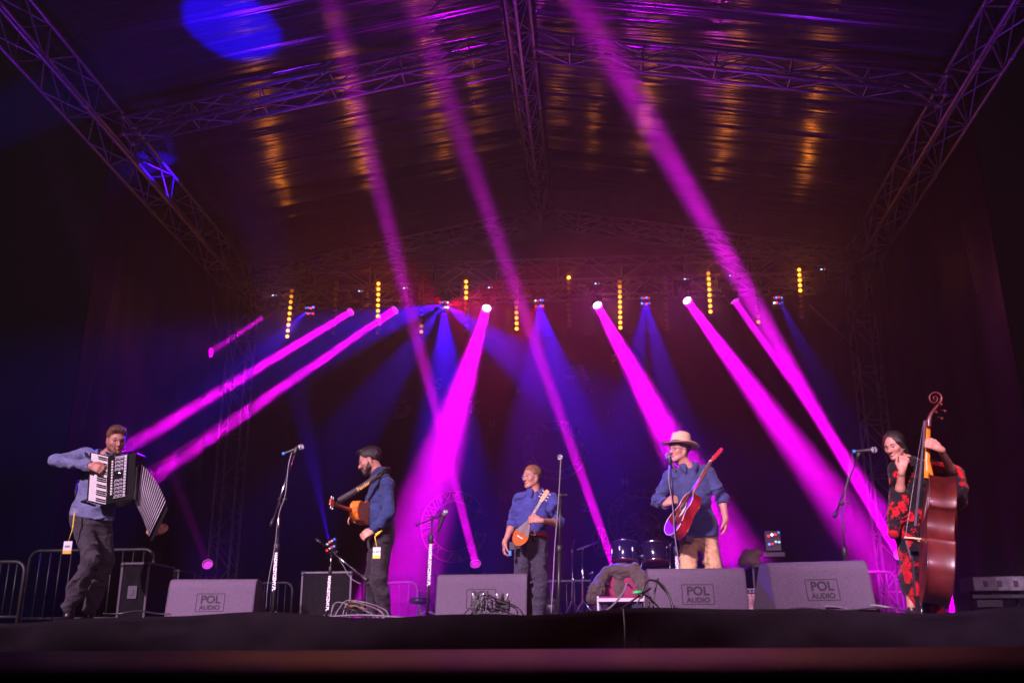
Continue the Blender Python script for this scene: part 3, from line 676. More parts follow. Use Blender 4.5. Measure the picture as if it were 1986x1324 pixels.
def badge(root, a, m_, b, y, txt, M_l=None, w=.062, h=.10, label=None):
    a, m_, b = at(*a, y), at(*m_, y-.02), at(*b, y-.03)
    l = MB(); l.tube([a, (a+m_)/2+Vector((.006, -.01, 0)), m_, b], [.006, .007, .006, .003], 6)
    lo_ = l.build('lanyard', M_l or M_lany, root, True); c = b-Vector((0, .003, h/2))
    cc = MB(); cc.box(c+Vector((0, 0, .014)), (w, .004, h-.028)); cc.box(c-Vector((0, 0, h/2-.014)), (w, .0042, .028), None, 1)
    o = cc.build('pass_card', [M_white, M_yel], lo_); o.data.transform(Matrix.Translation(root.location).inverted())
    me = text_mesh(txt, .024, .0006, .0006); me.transform(Matrix.Translation(c+Vector((0, -.003, .008))) @ Matrix.Rotation(R(90), 4, 'X')); me.transform(Matrix.Translation(root.location).inverted())
    link('print', me, M_ink, lo_)
badge(p1, (145, 990), (141, 1025), (133, 1049), 8.0, '6062', w=.075, h=.105)
badge(p2, (740, 1029), (727, 1040), (731, 1061), 8.96, 'GUEST', w=.070, h=.10)
bk = MB(); bk.tube([at(*q, 8.98) for q in ((741, 1029), (734, 1032), (728, 1036))], .008, 6); bk.build('lanyard', M_lany, p2, True)
bb = MB(); bb.box(at(993, 1058, 9.98), (.05, .03, .075)); bb.box(at(989, 1072, 9.97), (.028, .02, .05), None, 1); bb.build('belt_pack', [M_blackp, mat('blue_tag', (.02, .25, .6), .4)], p3, True)
bb = MB(); bb.box(at(1338, 1044, 9.42), (.075, .03, .05)); bb.tube([at(1330+i*2, 1049+6*math.sin(i/8*math.pi), 9.40) for i in range(9)], .004, 6); bb.build('belt_pack', M_blackp, p4, True)
# ---------------------------------------------------------------- instruments
M_orange = mat('orange_varnish', (.68, .19, .015), .35, var=.18, vscale=9, coat=.5, stretch=(1, 6, 6)); M_redwood = mat('red_varnish', (.26, .012, .012), .18, var=.3, vscale=7, coat=.6)
M_rosew = mat('rosewood', (.06, .02, .015), .35, var=.3, vscale=40); M_ivory = mat('ivory', (.80, .76, .74), .25); M_dkkey = mat('black_key_gloss', (.008, .008, .009), .12)
M_hole = mat('hole_black', (.004, .003, .003), .9); M_gut = mat('dark_string', (.16, .13, .15), .4, .5)
M_string = mat('steel_string', (.6, .6, .6), .2, 1); M_amber = mat('amber_wood', (.42, .10, .006), .6, 0, .2, var=.15, vscale=12)
class Quad:
    """a flat-ish panel: u across, v down, h out of it towards the viewer"""
    def __init__(s, tl, tr, br, bl): s.c = [Vector(p) for p in (tl, tr, br, bl)]; s.n = (s.c[3]-s.c[0]).cross(s.c[1]-s.c[0]).normalized(); s.n *= -1 if s.n.y > 0 else 1
    def p(s, u, v, h=0):
        a = s.c[0].lerp(s.c[1], u); b = s.c[3].lerp(s.c[2], u); return a.lerp(b, v)+s.n*h
    def cell(s, mb, u0, u1, v0, v1, h0, h1, mi=0):
        vs = [s.p(u, v, h) for h in (h0, h1) for (u, v) in ((u0, v0), (u1, v0), (u1, v1), (u0, v1))]
        mb.add(vs, [(0, 1, 2, 3), (7, 6, 5, 4), (0, 4, 5, 1), (1, 5, 6, 2), (2, 6, 7, 3), (3, 7, 4, 0)], mi)
# --- accordion
acc = empty('accordion', at(235, 925, 8.0), label='piano accordion with opened bellows held by the bearded man at far left', cat='accordion')
KB = Quad(at(178.7, 878, 7.93), at(210.4, 885.7, 7.90), at(205.9, 977.8, 7.90), at(172.7, 970.3, 7.93))
hull = MB(); KB.cell(hull, -.12, 1.03, -.02, 1.03, -.07, -.012); hull.build('keyboard_frame', M_dkkey, acc, True, bevel=.006)
rl = MB(); KB.cell(rl, -.10, -.05, 0, 1.02, -.012, .006); KB.cell(rl, -.05, 1.0, -.015, -.003, -.012, .006); KB.cell(rl, -.05, 1.0, 1.0, 1.012, -.012, .006); rl.build('trim', M_chrome, acc, True)
NK = 24; wk = None
for i in range(NK):
    m = MB(); KB.cell(m, -.03, .98, (i+.04)/NK, (i+.96)/NK, -.011, .003); m.build('white_key', M_ivory, acc, True, bevel=.001)
for i in range(NK-1):
    if (i % 7) in (2, 6): continue
    m = MB(); KB.cell(m, .42, .97, (i+.70)/NK, (i+1.30)/NK, .0032, .012); m.build('black_key', M_dkkey, acc, True, bevel=.0015)
GR = Quad(at(223, 886, 7.86), at(247.5, 882, 7.86), at(243, 962, 7.86), at(219.5, 966.5, 7.86))
MID = Quad(at(210.5, 893, 7.90), at(222, 892, 7.865), at(219, 960, 7.865), at(206.5, 962, 7.90))
bdy = MB(); GR.cell(bdy, -.62, 1.62, -.04, 1.10, -.20, -.012); GR.cell(bdy, -.02, 1.03, -.01, 1.01, -.012, -.001); bdy.build('treble_body', M_dkkey, acc, True, bevel=.012)
rg = MB(); [MID.cell(rg, .1, .85, (i+.12)/13, (i+.8)/13, -.004, .006) for i in range(13)]; rg.build('register_bar', M_ivory, acc, True, bevel=.001)
gm = MB()
for i in range(11):
    if i in (4, 5): continue
    for k in range(2):
        u0, v0 = .05+k*.34, i/11+.01
        GR.cell(gm, u0, u0+.30, v0, v0+.016, 0, .004); GR.cell(gm, u0, u0+.05, v0, v0+.07, 0, .004); GR.cell(gm, u0+.25, u0+.30, v0+.02, v0+.055, 0, .004); GR.cell(gm, u0+.10, u0+.22, v0+.036, v0+.05, 0, .005)
for i in range(14): GR.cell(gm, .78, .97, i/14+.006, (i+.82)/14, 0, .005)
GR.cell(gm, 0, 1.0, -.006, .004, 0, .004); GR.cell(gm, 0, 1.0, .99, 1.0, 0, .004)
gm.build('grille', mat('chrome_grille', (.75, .73, .8), .22, .85), acc, True)
eb = MB(); eb.lathe([(.001, .006), (.020, .005), (.024, 0), (.024, -.004)], place(GR.p(.38, .42, .004), GR.n), 16); eb.build('emblem', M_chrome, acc, True)
sd_ = MB(); SQ = Quad(at(253, 884, 7.90), at(263, 892, 7.94), at(262, 975, 7.94), at(251, 966, 7.90)); SQ.cell(sd_, 0, 1, 0, 1, -.17, 0); SQ.cell(sd_, .15, .3, .0, 1, 0, .004, 1)
for i in range(8): SQ.cell(sd_, .55, .8, .28+i*.04, .30+i*.04, 0, .005, 1)
sd_.build('side_plate', [M_dkkey, M_chrome], acc, True, bevel=.003)
def bez(a, b, c, t): return (Vector(a)*(1-t)**2+Vector(b)*2*t*(1-t)+Vector(c)*t*t)
tp = lambda t: bez((264, 892, 0), (303, 920, 0), (322, 974, 0), t); bt = lambda t: bez((262, 975, 0), (277, 998, 0), (289.5, 1041, 0), t)
NF = 17; bl = MB(); trm = MB(); rings = []
for i in range(NF*2+1):
    t = i/(NF*2); a, b = tp(t), bt(t); out = i % 2
    yf, yb = 7.955+.05*t, 8.15+.06*t
    pt, pb = at(a.x, a.y, yf), at(b.x, b.y, yf); qt, qb = at(a.x, a.y, yb), at(b.x, b.y, yb)
    c = (pt+pb+qt+qb)/4; s_ = 1.0 if out else .93
    ring = [c+(p-c)*s_ for p in (pt, pb, qb, qt)]
    if not out: ring = [r+Vector((0, .016 if k in (0, 1) else -.016, 0)) for k, r in enumerate(ring)]
    rings.append(ring)
    if out: trm.tube(ring, .0034, 5, closed=True)
bl.add([v for r in rings for v in r], [(i*4+k, i*4+(k+1) % 4, (i+1)*4+(k+1) % 4, (i+1)*4+k) for i in range(len(rings)-1) for k in range(4)])
bo = bl.build('bellows', mat('bellows_card', (.05, .02, .06), .4), acc, True); tr = trm.build('bellows_trim', mat('bellows_tape', (.42, .39, .44), .4, .1), None); tr.parent = bo
tr.data.transform(Matrix.Translation(acc.location).inverted())
bb = MB(); r0 = rings[-1]; d = ((r0[0]-rings[-5][0])+(r0[1]-rings[-5][1])).normalized()
vs = [v for v in r0]+[v+d*.05 for v in r0]; bb.add(vs, [(0, 1, 2, 3), (7, 6, 5, 4)]+[(k, 4+k, 4+(k+1) % 4, (k+1) % 4) for k in range(4)]); bb.build('bass_body', M_dkkey, acc, True, bevel=.006)
st = MB(); st.tube([at(214, 884, 7.98), at(211, 880, 8.03), at(206, 877, 8.16)], .010, 6); st.tube([at(176, 890, 7.98), at(168, 884, 8.02), at(165, 876, 8.2)], .010, 6); st.tube([at(150, 930, 8.25), at(146, 955, 8.22), at(150, 975, 8.15), at(172, 968, 8.0)], .010, 6)
st.build('shoulder_strap', M_blackp, acc, True)

# --- plucked instruments
def lute(name, O, a, n, outline, depth, neckL, headL, neckw, mats, label, cat, hole=None, bind=None, pegs=3, bridge=None, dark=None, strings=4, pear=0, headw=.055, action=.012, pegmat=None):
    """O body bottom centre of the front plate; a towards the head; n front normal. outline: [(y along a, half width)]"""
    a = Vector(a).normalized(); n = Vector(n); n = (n-a*n.dot(a)).normalized(); s_ = a.cross(n); O = Vector(O)
    root = empty(name, O, label=label, cat=cat); M = Matrix(((s_.x, a.x, n.x, 0), (s_.y, a.y, n.y, 0), (s_.z, a.z, n.z, 0), (0, 0, 0, 1)))
    L = outline[-1][0]; ys = np.linspace(0, 1, 40); oy = [o[0] for o in outline]; ow = [o[1] for o in outline]
    # smooth outline through the given widths
    tt = np.linspace(0, L, 60); tt = L*(1-np.cos(np.linspace(0, np.pi, 60)))/2
    tg = [0]*len(oy)
    for i in range(1, len(oy)-1): tg[i] = (ow[i+1]-ow[i-1])/(oy[i+1]-oy[i-1])
    tg[0] = 2*(ow[1]-ow[0])/(oy[1]-oy[0])-tg[1]; tg[-1] = (ow[-1]-ow[-2])/(oy[-1]-oy[-2])
    def sm(t):
        i = max(0, min(len(oy)-2, int(np.searchsorted(oy, t))-1)); hh = oy[i+1]-oy[i]; u = (t-oy[i])/hh
        return max(.002, (2*u**3-3*u*u+1)*ow[i]+(u**3-2*u*u+u)*hh*tg[i]+(3*u*u-2*u**3)*ow[i+1]+(u**3-u*u)*hh*tg[i+1])
    wv = [sm(t) for t in tt]; out = [(w_, t) for w_, t in zip(wv, tt)]+[(-w_, t) for w_, t in zip(wv[::-1], tt[::-1])]
    def ring(scale, z, pull=0): return [M @ Vector((x*scale, L*.45+(y-L*.45)*scale, z)) for x, y in out]
    body = MB(); k = len(out)
    if pear: prof = [(1.0, 0), (1.01, -.008), (.97, -depth*.4), (.84, -depth*.75), (.55, -depth*.96), (.2, -depth*1.02)]
    else: prof = [(1.0, 0), (1.0, -.004), (.985, -.010), (.985, -depth+.008), (1.0, -depth+.004), (.97, -depth)]
    vs = [v for sc_, z in prof for v in ring(sc_, z)]
    body.add(vs, [(i*k+j, i*k+(j+1) % k, (i+1)*k+(j+1) % k, (i+1)*k+j) for i in range(len(prof)-1) for j in range(k)], 0, pear > 0)
    body.add(ring(prof[-1][0], prof[-1][1]), [tuple(range(k))]); body.build('body', mats[0], root)
    tp_ = MB(); tp_.prism([(x*.985, L*.45+(y-L*.45)*.985) for x, y in out], M @ Matrix.Translation((0, 0, .0022)), .004)
    tpo = tp_.build('top_plate', mats[1], root)
    if dark:
        dk = MB(); dk.prism([(x*.97, y) for x, y in out if y > L*dark], M @ Matrix.Translation((0, 0, .0052)), .002); dk.build('pickguard', M_rosew, root)
    if bind:
        b = MB(); b.tube([M @ Vector((x*1.0, y, .003)) for x, y in out[::2]], bind, 6, closed=True); b.build('binding', M_ivory, root)
    if hole:
        h = MB(); h.lathe([(.001, .001), (hole[1], .001), (hole[1], -.001)], M @ Matrix.Translation((0, hole[0], .0055)), 24, 0)
        h.tube([M @ Vector((hole[1]*1.12*math.cos(t), hole[0]+hole[1]*1.12*math.sin(t), .005)) for t in np.linspace(0, 2*math.pi, 24)[:-1]], .002, 5, 1, closed=True)
        h.build('sound_hole', [mat('hole_dark', (.004, .003, .003), .9), M_ivory], root)
    if bridge: b = MB(); b.box(M @ Vector((0, bridge, .008)), (neckw*1.9, .012, .010), M.to_3x3()); b.build('bridge', M_ivory if pear else M_rosew, root)
    nk = MB(); z0 = -.014; t1 = L+neckL
    def sec(y, w_, zt, zb): return [M @ Vector((w_/2*math.cos(q), y, (zt if math.sin(q) > -.001 else zt+(zb-zt)*-math.sin(q)))) for q in np.linspace(0, 2*math.pi, 13)[:-1]]
    nk.add(sec(L-.04, neckw*1.15, .004, -.034)+sec(L+.03, neckw*1.08, .004, -.024)+sec(t1, neckw*.9, .004, -.018), [(i*12+j, i*12+(j+1) % 12, (i+1)*12+(j+1) % 12, (i+1)*12+j) for i in range(2) for j in range(12)]+[tuple(range(12)), tuple(range(35, 23, -1))], 0, True)
    nk.build('neck', mats[2], root)
    fb = MB(); y0 = L*.74 if not pear else L*.92; vs = [M @ Vector((q*w_/2, y, z)) for z in (.0042, .0095) for (q, w_, y) in ((-1, neckw*1.12, y0), (1, neckw*1.12, y0), (1, neckw*.88, t1), (-1, neckw*.88, t1))]
    fb.add(vs, [(0, 1, 2, 3), (7, 6, 5, 4), (0, 4, 5, 1), (1, 5, 6, 2), (2, 6, 7, 3), (3, 7, 4, 0)]); fbo = fb.build('fretboard', M_rosew, root)
    fr = MB()
    for i in range(1, 15):
        y = t1-(t1-y0)*1.25*(1-2**(-i/12.)); fr.box(M @ Vector((0, y, .0100)), (neckw*.92, .0012, .0008), M.to_3x3())
        if i in (3, 5, 7, 9): fr.lathe([(.001, .0006), (.003, .0006), (.003, 0)], M @ Matrix.Translation((0, y+.012, .0097)), 8)
    f2 = fr.build('fret', M_string, fbo); f2.data.transform(Matrix.Identity(4))
    nt_ = MB(); nt_.box(M @ Vector((0, t1+.003, .008)), (neckw*.95, .006, .012), M.to_3x3()); nt_.build('nut', M_ivory, root)
    hs = MB(); hw_ = headw/2; Mh_ = M @ Matrix.Translation((0, t1+.006, -.002)) @ Matrix.Rotation(R(-10), 4, 'X')
    hs.prism([(-neckw*.45, 0), (neckw*.45, 0), (hw_, headL*.18), (hw_*1.05, headL*.85), (hw_*.55, headL), (0, headL*.94), (-hw_*.55, headL), (-hw_*1.05, headL*.85), (-hw_, headL*.18)], Mh_, .014); hs.build('headstock', mats[3], root, bevel=.002)
    pm = pegmat or M_chrome
    for q in (-1, 1):
        for i in range(pegs):
            pg = MB(); c0 = Mh_ @ Vector((q*hw_, headL*(.25+.5*i/max(1, pegs-1)), 0)); dq = (Mh_.to_3x3() @ Vector((q, 0, 0)))
            pg.tube([c0, c0+dq*.014], .003, 6); ball(pg, c0+dq*.020, .0075, 8); pg.lathe([(.004, 0), (.004, .012), (.001, .013)], Mh_ @ Matrix.Translation((q*hw_*.55, headL*(.25+.5*i/max(1, pegs-1)), .007)), 8)
            pg.build('tuning_peg', pm, root)
    for i in range(strings):
        x = (i/(strings-1)-.5)*neckw*.72; sg = MB(); sg.tube([M @ Vector((x*1.3, bridge or L*.2, .0135)), M @ Vector((x, t1, .0135))], .0007, 4, cap=False); sg.build('string', M_string, root)
    return root, M
# small guitar of the man in profile
g2, G2 = lute('guitar', at(706, 998, 9.25), (-.25, -.96, .05), (-.96, .26, .0), [(0, .004), (.02, .07), (.08, .115), (.16, .088), (.23, .095), (.275, .06), (.29, .02)], .085, .30, .10, .038,
     [M_orange, M_orange, mat('red_neck', (.55, .06, .02), .25), mat('red_headstock', (.62, .10, .02), .25)], 'small orange guitar seen edge on, hanging from the strap of the man in profile', 'guitar', hole=(.19, .032), bridge=.07, pegs=2, pegmat=M_ivory, headw=.06)
def strap_mesh(pts, w, th, up):
    m = MB(); vs = []
    for i, p in enumerate(pts):
        a = pts[max(i-1, 0)]; b = pts[min(i+1, len(pts)-1)]; d = (b-a).normalized(); s_ = (up-d*up.dot(d)).normalized(); n_ = d.cross(s_)
        vs += [p+s_*w/2+n_*th, p-s_*w/2+n_*th, p-s_*w/2-n_*th, p+s_*w/2-n_*th]
    m.add(vs, [(i*4+k, i*4+(k+1) % 4, (i+1)*4+(k+1) % 4, (i+1)*4+k) for i in range(len(pts)-1) for k in range(4)]+[(3, 2, 1, 0), tuple((len(pts)-1)*4+k for k in range(4))], 0, True)
    return m
A_, B_ = at(742, 915, 9.06), at(662, 968, 8.95)
sp = [at(757, 912, 9.25), at(752, 910, 9.12)]+[A_.lerp(B_, t/6)+Vector((0, 0, -.012*math.sin(math.pi*t/6))) for t in range(7)]+[at(657, 972, 8.94)]
so_ = strap_mesh(sp, .058, .0022, Vector((.25, 0, 1))).build('strap', mat('black_webbing', (.02, .017, .02), .6, bump=.3, bscale=300), g2, True)
ty = MB(); ty.tube([at(658, 970, 8.94), at(652, 975, 8.93), at(651, 981, 8.93)], .003, 5); ty.build('strap_lace', M_blackp, g2, True)
me = text_mesh('Fender', .050, .0006, .0008); dS = (A_-B_).normalized(); upS = Vector((.25, 0, 1)); upS = (upS-dS*upS.dot(dS)).normalized(); nS = dS.cross(upS); nS *= -1 if nS.y > 0 else 1
MT = Matrix(((dS.x, upS.x, nS.x), (dS.y, upS.y, nS.y), (dS.z, upS.z, nS.z))).to_4x4(); me.transform(Matrix.Shear('XZ', 4, (0, 0)) ); me.transform(Matrix.Translation(A_.lerp(B_, .47)+Vector((0, 0, -.012))+nS*.0035) @ MT)
me.transform(Matrix.Translation(g2.location).inverted()); link('strap_print', me, mat('gold_print', (.75, .45, .1), .5), so_)
# long-necked lute of the man with glasses
a3 = at(1066, 943, 9.86)-at(999.7, 1057, 9.90)
g3, G3 = lute('lute', at(999.5, 1057, 9.90), a3, (-.10, -1, .08), [(0, .010), (.03, .055), (.10, .082), (.17, .066), (.24, .034), (.275, .020)], .07, .235, .14, .034,
     [mat('dark_bowl', (.20, .05, .02), .3), M_amber, M_rosew, mat('orange_head', (.72, .26, .05), .3)], 'small pear shaped lute with orange belly held by the man with glasses', 'lute', bridge=.095, dark=.50, pegs=3, pegmat=M_ivory, pear=1, headw=.046)
# guitar of the man with the hat
a4 = at(1386, 880, 9.13)-at(1291, 1037, 9.27)
g4, G4 = lute('guitar', at(1293, 1036, 9.27), a4, (-.95, -.24, .14), [(0, .006), (.025, .12), (.11, .185), (.21, .160), (.28, .118), (.36, .130), (.42, .105), (.455, .05), (.47, .02)], .095, .34, .16, .048,
     [M_redwood, mat('red_top', (.16, .006, .006), .5, 0, .3), mat('reddish_neck', (.40, .09, .03), .3), mat('bright_red_head', (.60, .02, .02), .25)], 'red acoustic guitar with white edging held by the man in the straw hat', 'guitar', hole=(.31, .045), bind=.0035, bridge=.14, pegs=3, strings=6, headw=.070)
pg = MB(); pg.prism([(.05, .20), (.085, .24), (.09, .30), (.06, .33), (.05, .27)], G4 @ Matrix.Translation((0, 0, .006)), .002); pg.build('pickguard', M_ivory, g4)
# --- double bass
BA, BB = at(1799, 963, 8.06), at(1790, 1136, 8.02); ab = (BA-BB).normalized(); nb = Vector((-.97, .20, 0)); nb = (nb-ab*nb.dot(ab)).normalized(); sb = ab.cross(nb)
zb = .13; Ob = BB+ab*((zb-BB.z)/ab.z); MBs = Matrix(((sb.x, ab.x, nb.x), (sb.y, ab.y, nb.y), (sb.z, ab.z, nb.z))).to_4x4()
bass = empty('double_bass', Ob, label='dark red double bass standing in front of the woman at the right', cat='double bass')
bo_ = [(0, .01), (.03, .16), (.10, .27), (.22, .335), (.34, .325), (.44, .285), (.470, .283), (.478, .270), (.50, .200), (.58, .175), (.66, .185), (.715, .215), (.735, .250), (.745, .255), (.80, .258), (.88, .235), (.96, .16), (1.02, .075), (1.06, .03)]
half = bo_; outb = [(w_, t) for t, w_ in half]+[(-w_, t) for t, w_ in half[::-1]]
# refine
def refine(o, n=3):
    for _ in range(n):
        q = []
        for i in range(len(o)):
            a, b = o[i], o[(i+1) % len(o)]; q += [(a[0]*.75+b[0]*.25, a[1]*.75+b[1]*.25), (a[0]*.25+b[0]*.75, a[1]*.25+b[1]*.75)]
        o = q
    return o
outb = refine(outb, 2); kb = len(outb)
def ringb(sc_, z, zs=0): return [MBs @ Vector((x*sc_, .53+(y-.53)*sc_, z)) for x, y in outb]
D_ = .185
M_bassw = mat('dark_red_varnish', (.085, .010, .008), .34, var=.5, vscale=5, coat=.25, bump=.05, bscale=20, stretch=(1, 1, .3))
rb_ = MB(); pr = [(.985, 0), (.965, -.03), (.96, -D_*.5), (.965, -D_+.03), (.985, -D_)]
rb_.add([v for sc_, z in pr for v in ringb(sc_, z)], [(i*kb+j_, (i+1)*kb+j_, (i+1)*kb+(j_+1) % kb, i*kb+(j_+1) % kb) for i in range(len(pr)-1) for j_ in range(kb)], 0, True); rb_.build('ribs', M_bassw, bass).data.transform(Matrix.Identity(4))
def plate(z0, sgn, name):
    m = MB(); prf = [(1.0, -.004*sgn), (1.012, 0), (1.0, .006*sgn), (.93, .004*sgn), (.80, .014*sgn), (.55, .028*sgn), (.25, .036*sgn), (.01, .038*sgn)]
    m.add([v for sc_, z in prf for v in ringb(sc_, z0+z)], [(i*kb+j_, i*kb+(j_+1) % kb, (i+1)*kb+(j_+1) % kb, (i+1)*kb+j_) for i in range(len(prf)-1) for j_ in range(kb)], 0, True); m.build(name, M_bassw, bass)
plate(.001, 1, 'front_plate'); plate(-D_-.001, -1, 'back_plate')
for q in (-1, 1): fh = MB(); fh.tube([MBs @ Vector((q*(.10+.012*math.sin(t*6.28)), .42+t*.16, .030+.001)) for t in np.linspace(0, 1, 9)], [.007, .010, .004, .004, .004, .004, .004, .010, .007], 5); fh.build('sound_hole', M_hole, bass)

nkb = MB(); Lb = 1.06; nutY = 1.505
def nb_sec(y, w_, zt, zb_): return [MBs @ Vector((w_/2*math.cos(q), y, (zt if math.sin(q) > -.001 else zt+(zb_-zt)*-math.sin(q)))) for q in np.linspace(0, 2*math.pi, 13)[:-1]]
nkb.add(nb_sec(Lb-.05, .062, .034, -.045)+nb_sec(Lb+.02, .055, .036, -.030)+nb_sec(Lb+.10, .050, .038, -.006)+nb_sec(nutY, .044, .040, .004), [(i*12+j_, i*12+(j_+1) % 12, (i+1)*12+(j_+1) % 12, (i+1)*12+j_) for i in range(3) for j_ in range(12)]+[tuple(range(12)), tuple(range(47, 35, -1))], 0, True)
nkb.build('neck', mat('orange_neck', (.75, .24, .02), .3), bass)
fbb = MB(); vs = [MBs @ Vector((q*w_/2, y, z)) for (y, z0, z1, w_) in ((.60, .072, .092, .080), (nutY, .041, .056, .044)) for z in (z0, z1) for q in (-1, 1)]
fbb.add(vs, [(0, 1, 3, 2), (6, 7, 5, 4), (0, 4, 5, 1), (2, 3, 7, 6), (0, 2, 6, 4), (1, 5, 7, 3)]); fbb.build('fingerboard', mat('ebony', (.06, .05, .07), .25), bass, bevel=.003)
br = MB(); br.prism([(-.065, 0), (-.03, .0), (-.02, .03), (.02, .03), (.03, 0), (.065, 0), (.05, .07), (.035, .125), (-.035, .125), (-.05, .07)], MBs @ Matrix.Translation((0, .50, .034)) @ Matrix.Rotation(R(90), 4, 'X'), .012); br.build('bridge', mat('pale_maple', (.62, .36, .16), .5), bass)
tpc = MB(); vs = [MBs @ Vector((q*w_/2, y, z)) for (y, z0, z1, w_) in ((.05, .045, .058, .05), (.36, .085, .097, .085)) for z in (z0, z1) for q in (-1, 1)]
tpc.add(vs, [(0, 1, 3, 2), (6, 7, 5, 4), (0, 4, 5, 1), (2, 3, 7, 6), (0, 2, 6, 4), (1, 5, 7, 3)]); tpc.build('tailpiece', mat('ebony_dark', (.02, .015, .02), .3), bass, bevel=.003)
for i in range(4):
    x = (i-1.5)*.018; sg = MB(); sg.tube([MBs @ Vector((x*1.1, .35, .098)), MBs @ Vector((x*1.5, .50, .150)), MBs @ Vector((x*.6, nutY, .060))], .0010, 5, cap=False); sg.build('string', M_gut, bass)
ep = MB(); ep.tube([Ob, Ob-ab*.10], .006, 8); ball(ep, Ob-ab*.105, .013, 8); ep.build('endpin', M_chrome, bass, True)
scp = [(1801.5, 829), (1802, 815), (1806, 803), (1814, 792), (1822, 783), (1826, 774), (1822.5, 765.5), (1813.5, 762), (1804.5, 766), (1802.5, 774), (1807, 781), (1814, 781), (1818, 775), (1815, 769.5), (1810, 771), (1811, 775.5), (1813.5, 774)]
scr = [.030, .031, .027, .022, .019, .017, .015, .013, .0115, .0105, .0098, .009, .008, .0072, .0068, .0065, .006]
sm_ = MB(); cen = [at(u, v, 8.07) for u, v in scp]
def catmull(P, n=4):
    o = []
    for i in range(len(P)-1):
        p0, p1, p2, p3 = P[max(i-1, 0)], P[i], P[i+1], P[min(i+2, len(P)-1)]
        for k in range(n):
            u = k/n; o.append(.5*((2*p1)+(p2-p0)*u+(2*p0-5*p1+4*p2-p3)*u*u+(3*p1-p0-3*p2+p3)*u**3))
    return o+[P[-1]]
cen = catmull(cen); scr = catmull(scr)
def flat_tube(mb, pts, rs, wdir, w):
    n_ = len(pts); vs = []
    for i, p in enumerate(pts):
        d = (pts[min(i+1, n_-1)]-pts[max(i-1, 0)]).normalized(); o = d.cross(wdir).normalized(); ww = w*(1-.35*i/n_)
        for q in range(10):
            t = 2*math.pi*q/10; cx, sx_ = math.cos(t), math.sin(t); cx = math.copysign(abs(cx)**.6, cx); sx_ = math.copysign(abs(sx_)**.6, sx_); vs.append(p+o*cx*rs[i]*.62+wdir*sx_*ww)
    mb.add(vs, [(i*10+j_, i*10+(j_+1) % 10, (i+1)*10+(j_+1) % 10, (i+1)*10+j_) for i in range(n_-1) for j_ in range(10)]+[tuple(range(9, -1, -1)), tuple((n_-1)*10+q for q in range(10))], 0, True)
flat_tube(sm_, cen, scr, sb, .030); so2 = sm_.build('scroll', M_bassw, bass, True)
for (u, v, L2) in ((1826, 784, .06), (1833, 797, .085), (1816, 799, .06), (1827, 811, .085)):
    m = MB(); c = at(u, v, 8.0); m.tube([at(u-9, v-3, 8.07), c], .006, 6); ball(m, c, .013, 8); m.build('tuning_peg', M_bassw, bass, True)
